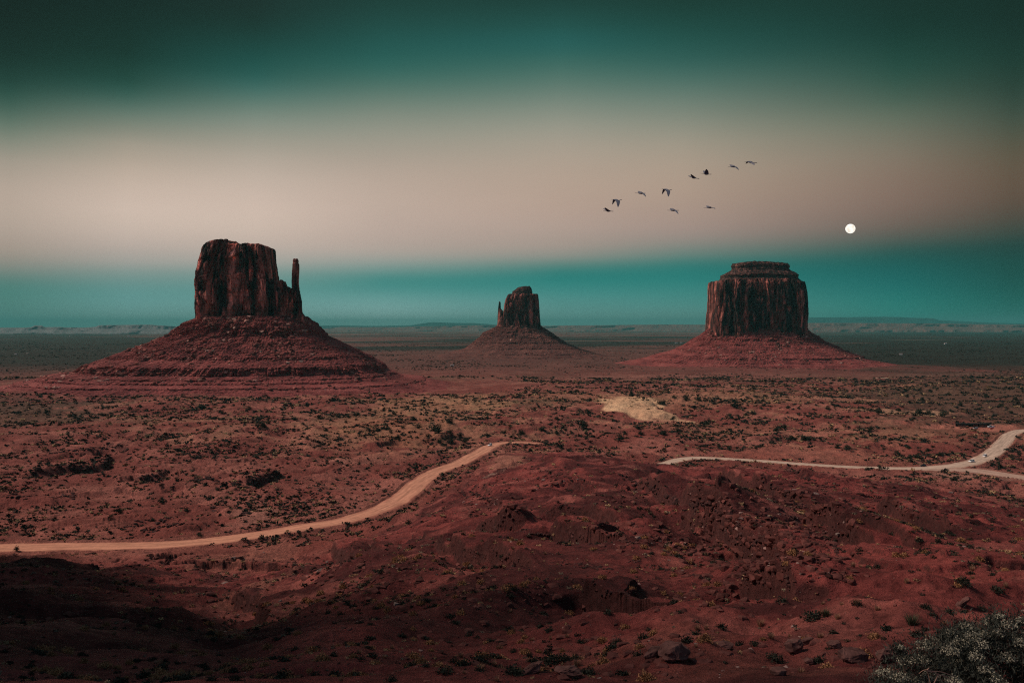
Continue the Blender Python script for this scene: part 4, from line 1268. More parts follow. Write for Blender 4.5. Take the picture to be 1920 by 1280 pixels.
things("rock", meshes_of("rock", rock_hi, M_ledge), LP[i] - np.stack([0 * LS[i], 0 * LS[i], 0.1 * LS[i]], 1), LS[i], lambda p: ledge_zone(p)[0], "rock", lambda p: ledge_zone(p)[1])
i = np.setdiff1d(np.arange(len(LP)), i)
cols = np.array([0.052, 0.021, 0.018])[None] * rng.uniform(0.5, 1.8, (len(i), 1))  # same varnish tone with shade painted in
v, f, c = stamp(rock_lo, LP[i] - np.stack([0 * LS[i], 0 * LS[i], 0.1 * LS[i]], 1), LS[i], rng.random(len(i)) * 6.28, cols, rng.uniform(0.8, 1.3, len(i)))
tag(mk("rubble", v, f, M_leaf_col, col=c), kind='stuff')
i = np.where(vis)[0]; i = i[np.argsort(-app_size(RP[i], RS[i]))][:240]


def rock_zone(p):
    px = 960 + F * p[0] / p[1]
    if p[1] < 75: return ("loose reddish rock on the near slope at the viewpoint's foot", "rocks on the near slope")
    if px < 640: return ("broken red rock on the slopes beside the shaded gully", "rocks by the shaded gully")
    if px < 1120: return ("broken red rock on the hill in front of the tan road's bend", "rocks on the middle hill")
    return ("angular red boulder tumbled among the ledges below the grey road", "boulders among the ledges")


things("boulder", rm, RP[i] - np.stack([0 * RS[i], 0 * RS[i], 0.15 * RS[i]], 1), RS[i], lambda p: rock_zone(p)[0], "boulder", lambda p: rock_zone(p)[1])
rest = np.ones(len(RP), bool); rest[i] = False
i = np.where(rest)[0]
cols = np.array([0.10, 0.033, 0.026])[None] * rng.uniform(0.45, 1.6, (len(i), 1)) + (rng.random((len(i), 1)) < 0.05) * np.array([[0.14, 0.12, 0.10]])
v, f, c = stamp(rock_lo, RP[i] - np.stack([0 * RS[i], 0 * RS[i], 0.1 * RS[i]], 1), RS[i], rng.random(len(i)) * 6.28, cols, rng.uniform(0.6, 1.1, len(i)))
tag(mk("rubble", v, f, M_leaf_col, col=c), kind='stuff')

# boulders on the butte slopes
for (V, cap_, k, cnt), nm in zip(TALUS_SURF, ("the butte with the tall thumb", "the small far butte", "the massive butte")):
    nr = V.shape[0] - 14
    a = rng.integers(int(0.12 * nr), nr - 2, cnt * 3); b = rng.integers(0, V.shape[1], cnt * 3)
    Q = V[a, b]
    m = (Q[:, 1] < V[:, :, 1].mean() + 30) & (Q[:, 2] > -100)
    m &= rng.random(len(Q)) < 0.12 + 0.88 * sstep(-0.1, 0.5, fbm(Q[:, 0] + 0.5 * Q[:, 1], Q[:, 2] * 1.2, 38, 3, 1300))
    Q = Q[m][:cnt]
    Sx = (0.7 + 4.0 * rng.random(len(Q)) ** 4) * (1.25 if 'tall' in nm else 1.5)
    cols = np.array([0.22, 0.075, 0.055])[None] * rng.uniform(0.5, 1.6, (len(Q), 1)) + (rng.random((len(Q), 1)) < 0.16) * np.array([[0.20, 0.16, 0.12]])
    big = np.argsort(-Sx)[:18 if 'far' not in nm else 6]
    things("boulder", meshes_of("boulder", rock_hi[:4], M_boulder), Q[big], Sx[big], f"red boulder lying on the talus slope of {nm}", "boulder", f"boulders on {nm}")
    sm = np.setdiff1d(np.arange(len(Q)), big)
    v, f, c = stamp(rock_lo, Q[sm], Sx[sm], rng.random(len(sm)) * 6.28, cols[sm], rng.uniform(0.6, 1.1, len(sm)))
    tag(mk("rubble", v, f, M_leaf_col, col=c), kind='stuff')

# ------------------------------------------------------------------ haze
def build_haze():
    bm = bmesh.new()
    bmesh.ops.create_cube(bm, size=1.0)
    x, y0, y1, z0, z1 = 62000.0, -6000.0, 60000.0, -420.0, HAZE_TOP
    for v in bm.verts:
        v.co = Vector((v.co.x * 2 * x, y0 if v.co.y < 0 else y1, z0 if v.co.z < 0 else z1))
    m = bpy.data.materials.new("haze"); m.use_nodes = True
    nt = m.node_tree; nt.nodes.clear()
    out = nt.nodes.new('ShaderNodeOutputMaterial'); pv = nt.nodes.new('ShaderNodeVolumePrincipled')
    pv.inputs['Color'].default_value = (0.15, 0.60, 0.56, 1); pv.inputs['Density'].default_value = HAZE_D
    pv.inputs['Density Attribute'].default_value = ""; pv.inputs['Anisotropy'].default_value = 0.0
    nt.links.new(pv.outputs[0], out.inputs['Volume'])
    o = from_bm("haze", bm, m)
    tag(o, kind='stuff')


build_haze()

# ------------------------------------------------------------------ cranes in flight
M_feather = plain("slate_feathers", (0.15, 0.165, 0.20), var=0.4, scale=9.0)
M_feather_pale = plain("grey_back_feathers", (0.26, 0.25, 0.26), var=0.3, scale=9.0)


def build_crane(loc, head, legs, wings, label, s=0.0124):
    """head, legs, wings in crop pixels relative to the body; wings: list of (side, [(x, z, chord, back), ...])"""
    bm = bmesh.new()
    hx, hz = head[0] * s, head[1] * s; lx, lz = legs[0] * s, legs[1] * s
    spine = [(lx, lz, 0.014), (lx * 0.75, lz * 0.8, 0.018), (-0.26, lz * 0.4, 0.03), (-0.20, 0, 0.075), (-0.06, 0, 0.115), (0.10, 0.0, 0.12), (0.20, hz * 0.3, 0.07),
             (0.20 + (hx - 0.2) * 0.45, hz * 0.7, 0.034), (hx - 0.07, hz, 0.034), (hx - 0.02, hz, 0.046), (hx + 0.04, hz, 0.03), (hx + 0.13, hz - 0.01, 0.006)]
    rings = []
    for x, z, r in spine:
        rings.append([bm.verts.new((x, r * math.cos(a), z + r * math.sin(a))) for a in [k * math.pi / 4 for k in range(8)]])
    for a, b in zip(rings, rings[1:]):
        for k in range(8):
            bm.faces.new((a[k], a[(k + 1) % 8], b[(k + 1) % 8], b[k]))
    bm.faces.new(rings[0]); bm.faces.new(rings[-1][::-1])
    for side, st in wings:
        prev = None
        n = len(st)
        for k, (x, z, ch) in enumerate(st):
            y = side * (0.06 + 0.55 * k / (n - 1))
            x *= s; z *= s; ch *= s
            th = 0.03 * (1 - 0.8 * k / (n - 1)) + 0.004
            q = [bm.verts.new((x + ch * 0.5, y, z)), bm.verts.new((x + ch * 0.1, y, z + th)), bm.verts.new((x - ch * 0.5, y, z + th * 0.2)), bm.verts.new((x, y, z - th * 0.6))]
            if prev:
                for j in range(4):
                    bm.faces.new((prev[j], prev[(j + 1) % 4], q[(j + 1) % 4], q[j]))
            else:
                bm.faces.new(q)
            prev = q
        bm.faces.new(prev[::-1])
    bmesh.ops.recalc_face_normals(bm, faces=bm.faces[:])
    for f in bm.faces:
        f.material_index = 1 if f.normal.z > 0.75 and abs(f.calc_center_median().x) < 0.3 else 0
    o = from_bm("crane", bm, [M_feather, M_feather_pale])
    o.location = loc
    tag(o, label, "bird", "cranes flying in a loose line")
    return o


UP1 = [(1, [(0, 2, 42), (-14, 12, 34), (-30, 22, 26), (-46, 33, 10)]), (-1, [(0, 2, 42), (-12, 8, 34), (-28, 18, 26), (-42, 28, 8)])]
UP2 = [(1, [(0, 0, 44), (-4, 16, 42), (-10, 32, 30), (-16, 46, 8)]), (-1, [(0, 0, 44), (-2, 14, 42), (-6, 28, 32), (-12, 42, 8)])]
DN = [(1, [(-2, 6, 48), (-20, 22, 44), (-34, 4, 26), (-46, -28, 6)]), (-1, [(6, 2, 40), (6, -14, 38), (4, -40, 28), (0, -70, 8)])]
UD = [(1, [(-6, -6, 46), (-9, 10, 48), (-14, 22, 42), (-22, 30, 24)]), (-1, [(10, 0, 28), (20, -12, 24), (28, -26, 18), (36, -44, 6)])]
UD2 = [(1, [(-4, -6, 52), (-8, 10, 46), (-14, 20, 30), (-22, 28, 12)]), (-1, [(14, -2, 20), (28, -6, 20), (38, -12, 18), (42, -22, 8)])]
AR = [(1, [(-4, 2, 52), (-12, 18, 48), (-26, 12, 30), (-42, -2, 8)]), (-1, [(6, 0, 38), (10, -12, 38), (14, -24, 30), (16, -34, 12)])]
BIRDS = [
    (1140.7, 395.6, (46, -3), (-56, 2), UP1, "lowest crane at the left end of the flock, both wings swept back and up"),
    (1157.6, 377, (40, 14), (-66, 18), DN, "second crane from the left with one wing hanging straight down"),
    (1203, 362.5, (34, 0), (-72, 4), UD, "crane gliding between the two birds whose wings hang straight down"),
    (1251.5, 357.6, (38, 10), (-62, 22), DN, "crane with wings in an arch, near the middle of the upper line"),
    (1301, 333.5, (50, -8), (-54, 10), UP1, "crane with swept back wings just left of one with a raised wing"),
    (1324.5, 326.5, (44, -2), (-62, 8), UP2, "crane with a broad wing raised straight up, mid flock"),
    (1376, 312.5, (30, -16), (-62, -2), UD, "second crane from the right end of the flock, legs barely visible"),
    (1408.5, 305, (54, -2), (-72, 12), AR, "foremost crane at the upper right end of the flock, wings arched"),
    (1263.5, 394.5, (44, 0), (-72, 2), UD, "crane below the main line, near wing dipped, left of another low bird"),
    (1331, 389, (44, -6), (-66, -2), UD2, "crane below the main line, flying alone nearest to the moon"),
]
for k, (px, py, hd, lg, wg, lb) in enumerate(BIRDS):
    build_crane(pix(px, py, 105.0), hd, lg, wg, lb)

# ------------------------------------------------------------------ vehicles
M_glass = plain("dark_window_glass", (0.012, 0.018, 0.02), rough=0.08, var=0.1, spec=0.5)
M_tyre = plain("tyre_rubber", (0.018, 0.018, 0.018), var=0.2)
M_rim = plain("grey_wheel_rim", (0.35, 0.35, 0.35), rough=0.4, var=0.1)
M_lamp = plain("head_lamp", (0.8, 0.78, 0.7), rough=0.2, var=0.05)
M_tail = plain("tail_lamp", (0.35, 0.02, 0.015), rough=0.3, var=0.05)


def paint(name, c):
    return plain(name, c, rough=0.35, var=0.06, spec=0.5)


P_white = paint("white_paint", (0.88, 0.87, 0.84)); P_dark = paint("dark_paint", (0.03, 0.014, 0.014)); P_red = paint("red_paint", (0.42, 0.03, 0.03)); P_silver = paint("silver_paint", (0.42, 0.44, 0.43))


def loft(bm, prof, hw, tuck=0.0):
    """side outline (x, z) closed, extruded to +-hw and bevelled; tuck narrows the top"""
    zs = [z for _, z in prof]; z0, z1 = min(zs), max(zs)
    L = []
    for sd in (-1, 1):
        L.append([bm.verts.new((x, sd * (hw - tuck * (z - z0) / (z1 - z0)), z)) for x, z in prof])
    n = len(prof)
    fs = [bm.faces.new(L[0][::-1]), bm.faces.new(L[1])]
    for k in range(n):
        fs.append(bm.faces.new((L[0][k], L[0][(k + 1) % n], L[1][(k + 1) % n], L[1][k])))
    bmesh.ops.recalc_face_normals(bm, faces=fs)


def wheel(parent, x, y, r=0.36):
    bm = bmesh.new(); bmesh.ops.create_cone(bm, cap_ends=True, segments=20, radius1=r, radius2=r, depth=0.24)
    bmesh.ops.bevel(bm, geom=[e for e in bm.edges if len(e.link_faces) == 2 and abs(e.verts[0].co.z - e.verts[1].co.z) < 1e-4], offset=0.04, segments=2, affect='EDGES')
    bmesh.ops.rotate(bm, verts=bm.verts[:], matrix=Matrix.Rotation(R(90), 3, 'X'))
    w = from_bm("wheel", bm, M_tyre, parent, True); w.location = (x, y, r)
    bm = bmesh.new(); bmesh.ops.create_cone(bm, cap_ends=True, segments=16, radius1=r * 0.62, radius2=r * 0.5, depth=0.27)
    bmesh.ops.rotate(bm, verts=bm.verts[:], matrix=Matrix.Rotation(R(90), 3, 'X'))
    from_bm("rim", bm, M_rim, w)


def car(name, px, py, head, pnt, label, cat, group, kind='suv', P=None, L=4.6, z=-H + 0.12):
    """head: direction the car faces, degrees from +X"""
    if P is None:
        Y = (H - 0.0) * F / (py - HY); P = ((px - 960) / F * Y, Y)
    o = empty(name, (P[0], P[1], z), R(head)); k = L / 4.6; o.scale = (k, k, k)
    tag(o, label, cat, group)
    bm = bmesh.new()
    if kind == 'pickup':
        prof = [(-2.4, 0.45), (-2.4, 1.05), (-0.35, 1.08), (-0.3, 1.12), (1.0, 1.1), (2.2, 0.98), (2.35, 0.8), (2.35, 0.4)]
        cab = [(-0.5, 1.09), (-0.35, 1.78), (0.55, 1.78), (1.15, 1.09)]
    elif kind == 'van':
        prof = [(-2.4, 0.4), (-2.4, 2.1), (-2.25, 2.25), (1.2, 2.25), (1.9, 1.25), (2.35, 1.05), (2.4, 0.45)]
        cab = None
    else:
        prof = [(-2.25, 0.42), (-2.28, 0.95), (-2.1, 1.02), (0.95, 1.04), (1.95, 0.92), (2.25, 0.75), (2.28, 0.42)]
        cab = [(-2.12, 1.0), (-1.9, 1.58), (-1.5, 1.66), (0.1, 1.66), (0.95, 1.03)]
    loft(bm, prof, 0.92, 0.06)
    bmesh.ops.bevel(bm, geom=bm.edges[:], offset=0.06, segments=2, affect='EDGES')
    if kind == 'pickup':
        for y in (-0.86, 0.86):
            bmesh.ops.create_cube(bm, size=1, matrix=Matrix.Translation((-1.4, y, 1.13)) @ Matrix.Diagonal((1.9, 0.09, 0.16, 1)))
    body = from_bm("body", bm, pnt, o, False)
    if cab:
        bm = bmesh.new(); loft(bm, [(x * 0.99, zz - 0.02) for x, zz in cab], 0.87, 0.14)
        bmesh.ops.bevel(bm, geom=bm.edges[:], offset=0.03, segments=1, affect='EDGES')
        from_bm("window", bm, M_glass, o)
        x0 = min(x for x, zz in cab if zz > 1.5); x1 = max(x for x, zz in cab if zz > 1.5)
        bm = bmesh.new(); bmesh.ops.create_cube(bm, size=1, matrix=Matrix.Translation(((x0 + x1) / 2, 0, max(zz for _, zz in cab) + 0.0)) @ Matrix.Diagonal((x1 - x0 + 0.12, 1.50, 0.07, 1)))
        bmesh.ops.bevel(bm, geom=bm.edges[:], offset=0.02, segments=2, affect='EDGES')
        from_bm("roof", bm, pnt, o)
    else:
        bm = bmesh.new()
        for y in (-0.9, 0.9):
            bmesh.ops.create_cube(bm, size=1, matrix=Matrix.Translation((-0.4, y, 1.65)) @ Matrix.Diagonal((2.6, 0.06, 0.5, 1)))
        bmesh.ops.create_cube(bm, size=1, matrix=Matrix.Translation((1.58, 0, 1.72)) @ Matrix.Rotation(R(35), 4, 'Y') @ Matrix.Diagonal((0.06, 1.5, 0.9, 1)))
        from_bm("window", bm, M_glass, o)
    for x in (-1.4, 1.42):
        for y in (-0.82, 0.82):
            wheel(o, x, y)
    for y in (-0.65, 0.65):
        bm = bmesh.new(); bmesh.ops.create_uvsphere(bm, u_segments=10, v_segments=8, radius=0.14, matrix=Matrix.Diagonal((0.6, 1.3, 0.8, 1)))
        h = from_bm("headlight", bm, M_lamp, o, True); h.location = (2.24, y, 0.78)
        bm = bmesh.new(); bmesh.ops.create_cube(bm, size=1, matrix=Matrix.Diagonal((0.06, 0.18, 0.3, 1)))
        h = from_bm("taillight", bm, M_tail, o); h.location = (-2.29 if kind == 'suv' else -2.4, y * 1.15, 0.85)
    return o


car("parked_car", 918.5, 836, -118, P_white, "white car alone on the tan dirt road near its far bend", "car", None, P=None, L=5.3)
car("parked_car", 1821.5, 866.2, 208, P_white, "front white car of the two on the pale grey road, nearer the fork", "car", "white cars on the grey road", L=5.2)
car("parked_car", 1846.5, 856, 222, P_white, "rear white car of the two, on the left edge of the climbing grey road", "car", "white cars on the grey road", L=5.2)
car("parked_car", 1730.5, 874.6, 183, P_dark, "dark car stopped on the far edge of the pale grey road", "car", None, L=4.5)
gs = at([1858, 1859.5, 1829], [802.5, 804.6, 804.0])
car("pickup_truck", 0, 0, 175, P_white, "white pickup truck parked at the right end of the roadside shelter", "truck", None, 'pickup', P=gs[0], L=5.9, z=gs[0][2] - 0.03)
car("parked_car", 0, 0, 165, P_red, "small red car parked in front of the white pickup truck", "car", None, P=gs[1], L=3.9, z=gs[1][2] - 0.03)
car("parked_car", 0, 0, 178, P_silver, "silver car parked in front of the long roadside shelter", "car", None, P=gs[2], L=4.6, z=gs[2][2] - 0.03)

# ------------------------------------------------------------------ roadside shelter: a long open stall row
g0 = at([1827], [799.0])[0]
sh = empty("vendor_shelter", (g0[0], g0[1], g0[2] - 0.1), 0)
tag(sh, "long low dark roofed vendor shelter standing on bare red ground by the road", "shelter")
M_tin = plain("dark_roof_sheet", (0.018, 0.018, 0.018), var=0.3); M_board = plain("weathered_wall_boards", (0.17, 0.085, 0.06), var=0.4, scale=2.0)


def box(name, parent, c, d, m):
    bm = bmesh.new(); bmesh.ops.create_cube(bm, size=1, matrix=Matrix.Translation(c) @ Matrix.Diagonal((*d, 1)))
    bmesh.ops.bevel(bm, geom=bm.edges[:], offset=min(d) * 0.12, segments=1, affect='EDGES')
    return from_bm(name, bm, m, parent)


SL = 38.0
rf = box("roof", sh, (0, 0, 2.95), (SL, 5.2, 0.34), M_tin); rf.rotation_euler = (R(3), 0, 0)
box("back_wall", sh, (0, 2.2, 1.45), (SL * 0.96, 0.12, 2.6), M_tin)
for k, (a, b) in enumerate(((-18, -9.8), (-2.6, 2.4), (4.0, 11.8))):
    box("counter", sh, ((a + b) / 2, -1.9, 0.9), (b - a, 0.5, 1.7), M_board)
for k in range(9):
    box("post", sh, (-18.4 + k * 4.6, -2.4, 1.4), (0.18, 0.18, 2.8), M_tin)

# ------------------------------------------------------------------ farmsteads far out on the plain
M_wallw = plain("white_wall", (0.75, 0.72, 0.66), var=0.1); M_roofg = plain("grey_roof", (0.22, 0.17, 0.15), var=0.2)


def house(px, py, w, label, wall=M_wallw):
    p = at([px], [py])[0]
    o = empty("house", p - np.array([0, 0, 0.2]), R(random.uniform(-25, 25)))
    tag(o, label, "house", "small houses far out on the plain")
    d = w * 0.6; h = w * 0.34
    bx_ = box("wall", o, (0, 0, h / 2), (w, d, h), wall)
    bm = bmesh.new()
    pr = [(-d * 0.58, h * 1.002), (d * 0.58, h * 1.002), (0, h * 1.6)]
    A = [bm.verts.new((-w * 0.54, y, z)) for y, z in pr]; B = [bm.verts.new((w * 0.54, y, z)) for y, z in pr]
    bm.faces.new(A[::-1]); bm.faces.new(B)
    for k in range(3): bm.faces.new((A[k], A[(k + 1) % 3], B[(k + 1) % 3], B[k]))
    bmesh.ops.recalc_face_normals(bm, faces=bm.faces[:])
    from_bm("roof", bm, M_roofg, o)
    for x in (-0.28, 0.28):
        box("window", o, (x * w, -d / 2 - 0.04, h * 0.55), (w * 0.16, 0.12, h * 0.35), M_glass)
    box("door", o, (0, -d / 2 - 0.04, h * 0.38), (w * 0.1, 0.14, h * 0.72), M_wood)


house(30, 665, 9, "white farmhouse on the dark plain at the left edge, left of a tan one")
house(52, 664.5, 9, "tan farmhouse on the dark plain just right of a white one", plain("tan_wall", (0.42, 0.27, 0.18), var=0.15))
house(22, 630.5, 18, "tiny white house under the little flat topped knob on the skyline")
house(131, 629.8, 18, "tiny white house below the long blue mesa's left end")
house(242, 630.5, 24, "brightest white house far off below the long blue mesa")
house(1268, 644, 15, "white house on the plain left of the massive butte's slope")
house(1277, 643.5, 13, "small white house right beside a larger one, left of the massive butte")
house(1773, 645, 15, "white house far out on the dark plain under the blue mountains")
house(1689, 665.5, 10, "small pale house on the scrub plain right of the massive butte")
house(848, 686.5, 9, "white house in the green scrub before the small far butte")

# ------------------------------------------------------------------ foreground rocks that stand out
def big_rock(px, py, wpx, label, seed, box_=(1, 0.8, 0.6), tilt=(0, 0, 0), m=M_boulder_pale, sink=0.25, rough=0.13):
    p = at([px], [py])[0]
    s = wpx / 2 / F * p[1]
    v, f = t_rock(seed, 26, 2, rough, box_)
    o = mk("boulder", v, f, m)
    o.scale = (s, s, s); o.rotation_euler = [R(a) for a in tilt]
    o.location = (p[0], p[1] + s * 0.3, p[2] + s * box_[2] * (1 - 2 * sink))
    tag(o, label, "boulder", None)


M_rock_fg = plain("weathered_red_boulder", (0.115, 0.052, 0.042), var=0.5, scale=2.2)
big_rock(1808, 1142, 34, "long narrow rock leaning up to the right above the flowering bush", 2001, (1.15, 0.4, 0.38), (0, -32, 10), M_rock_fg, 0.0)
big_rock(1226, 1236, 44, "jagged layered slab tilted up beside a larger pale topped boulder", 2002, (1.0, 0.6, 0.55), (0, -28, 15), M_rock_fg, 0.15, 0.1)
big_rock(1266, 1240, 66, "large dark boulder with a pale cracked top near the bottom edge", 2003, (1.0, 0.8, 0.55), (0, 4, 20), M_rock_fg, 0.15)
big_rock(998, 1262, 50, "thin pale edged slab lying tilted at the bottom of the slope", 2004, (1.1, 0.6, 0.3), (0, -22, 12), M_rock_fg, 0.1, 0.1)
big_rock(1066, 1270, 56, "low dark flat rock with a pale rim beside the thin slab", 2005, (1.1, 0.7, 0.32), (0, 3, -12), M_rock_fg, 0.15)
big_rock(1492, 1225, 40, "blocky dark boulder with a lit left edge amid dark shrubs", 2006, (1.0, 0.9, 0.75), (5, 0, 40), M_rock_fg, 0.2)
big_rock(1516, 1208, 30, "pointed slab just behind the blocky dark boulder", 2007, (1.1, 0.5, 0.5), (0, -20, -20), M_rock_fg, 0.2)
big_rock(1462, 1266, 36, "smooth rounded grey rock at the bottom edge below the blocky boulder", 2008, (1.0, 0.8, 0.45), (0, 0, 10), M_rock_fg, 0.2, 0.04)
big_rock(1602, 1240, 54, "broad half buried rock left of the step of bare rock", 2009, (1.1, 0.8, 0.5), (0, 6, 0), M_rock_fg, 0.2)
big_rock(1676, 1240, 60, "low vertical faced ledge of bare rock behind the flowering bush", 2010, (1.1, 0.7, 0.5), (0, 0, 5), M_rock_fg, 0.15)
big_rock(1358, 1214, 36, "low flat dark stone among small shrubs on the near slope", 2011, (1.2, 0.7, 0.3), (0, 0, -5), M_rock_fg, 0.2)
big_rock(1568, 1216, 32, "dome shaped dark stone behind the broad half buried rock", 2012, (1.0, 0.8, 0.55), (0, 0, 0), M_rock_fg, 0.25)
big_rock(1520, 1246, 26, "small square stone between the blocky boulder and the half buried rock", 2013, (1.0, 0.8, 0.5), (0, 8, 30), M_rock_fg, 0.2)

# ------------------------------------------------------------------ near plants that stand out
def near_plants():
    sh_m = meshes_of("shrub", [t_clump(420, 2100 + s, 0.8, 0.12, 0.3) for s in range(4)], M_shrub)
    gr_m = meshes_of("grass_tuft", [t_tuft(190, 2120 + s, 0.5, 0.025) for s in range(4)], M_grass)
    gg_m = meshes_of("grass_tuft", [t_tuft(220, 2140 + s, 0.75, 0.03) for s in range(2)], plain("green_grass_blades", (0.07, 0.075, 0.04), var=0.4))
    L = [(1710, 1172, 36, 'g', "bristly green bunch of grass right of the middle of the near slope"),
         (1720, 1194, 30, 's', "very dark shrub just below the bristly green grass bunch"),
         (1525, 1162, 40, 's', "spiky dark shrub on the slope above the blocky boulder"), (1548, 1155, 26, 'g', "spiky green yucca like tuft beside the spiky dark shrub"),
         (1353, 1180, 26, 's', "dark rounded shrub beside two tan grass tufts"), (1307, 1182, 18, 'd', "left tan grass tuft of a pair on the near slope"), (1324, 1181, 18, 'd', "right tan grass tuft of a pair on the near slope"),
         (1426, 1176, 24, 'd', "pale grass tuft with a dark green base, above the blocky boulder"), (1446, 1197, 22, 'd', "reddish dry grass tuft below the pale dark based one"),
         (1036, 1242, 44, 's', "biggest dark shrub by the thin slab at the bottom"), (1062, 1240, 26, 's', "small shrub touching the right side of the biggest dark shrub"),
         (1082, 1248, 24, 'd', "dry grass clump just right of the biggest dark shrub"), (963, 1222, 16, 's', "small round dark shrub above the biggest dark shrub"), (992, 1232, 15, 's', "little dark shrub left of the biggest dark shrub"),
         (934, 1218, 16, 'd', "upright dry grass tuft on the gully's right rim"), (870, 1264, 12, 'd', "tiny upright pale grass tuft near the bottom edge"), (932, 1278, 20, 'd', "tall dry grass tuft cut by the bottom edge"),
         (900, 1240, 34, 's', "dark spreading shrub with pale stems on the gully's rim"), (1090, 1206, 22, 's', "dark shrub with pale top below the middle of the hill"), (1032, 1198, 13, 'd', "upright dry tuft in the middle of the near slope"),
         (1063, 1196, 14, 'd', "dry tuft just right of another upright one, mid slope"), (1208, 1198, 26, 's', "dark shrub on the bare ground above the jagged slab"), (1160, 1208, 24, 's', "dark low shrub on bare ground left of centre right slope"),
         (1453, 1239, 36, 's', "broad dark shrub left of the blocky dark boulder"), (1388, 1210, 22, 's', "flat dark shrub right of the low flat stone"), (1415, 1212, 20, 's', "low dark shrub above the broad dark one"),
         (1735, 1140, 22, 's', "dark shrub left of the long leaning rock"), (1840, 1142, 20, 's', "dim shrub right of the long leaning rock"), (1805, 1096, 34, 's', "wide dark shrub high on the right slope"),
         (1700, 1092, 16, 'd', "pale dry tuft beside a wide dark shrub, right slope"), (1886, 1104, 16, 'd', "tan tuft near the right edge"), (1870, 1115, 28, 's', "olive dark shrub near the right edge"),
         (1823, 1070, 18, 'd', "creamy grass tuft high on the right slope"), (1606, 1136, 22, 'd', "reddish tan tuft spreading on the right slope"), (1578, 1134, 12, 'd', "small upright tuft left of a spreading one"),
         (1665, 1180, 16, 's', "small dark shrub left of the bristly green bunch"), (1658, 1200, 14, 's', "lower of two small dark shrubs left of the bristly bunch"), (1570, 1160, 18, 'd', "rosy dry grass on the slope right of the spiky shrub"),
         (380, 1252, 24, 's', "whitish green shrub in the dark gully floor at the bottom"), (300, 1248, 22, 'd', "pale tuft at the edge of the dark gully"), (288, 1238, 14, 's', "small grey green shrub above the pale tuft in the dark gully"),
         (395, 1276, 24, 's', "dark shrub cut by the bottom edge below the gully"), (440, 1276, 26, 's', "second shrub cut by the bottom edge, right of another"), (640, 1276, 20, 'd', "dry tuft at the bottom edge left of centre"),
         (735, 1278, 26, 's', "dark shrub at the bottom edge under the rocky hill"), (852, 1242, 22, 's', "whitish twiggy shrub on the gully's right side"), (735, 1216, 14, 'd', "pale feathery tuft in the gully's shade")]
    A = np.array([(a, b) for a, b, *_ in L], float); Pn = at(A[:, 0], A[:, 1])
    for (px, py, w, kd, lb), p in zip(L, Pn):
        ms = {'s': sh_m, 'd': gr_m, 'g': gg_m}[kd]
        nm = "shrub" if kd == 's' else "grass_tuft"
        o = bpy.data.objects.new(nm, random.choice(ms)); C.objects.link(o)
        s = w / 2 / F * p[1] * (1.0 if kd == 's' else 1.15)
        o.location = p - np.array([0, 0, 0.03]); o.scale = (s, s, s * (0.9 if kd == 's' else 1.1)); o.rotation_euler = (0, 0, random.uniform(0, 6.28))
        tag(o, lb, "shrub" if kd == 's' else "grass tuft")


near_plants()

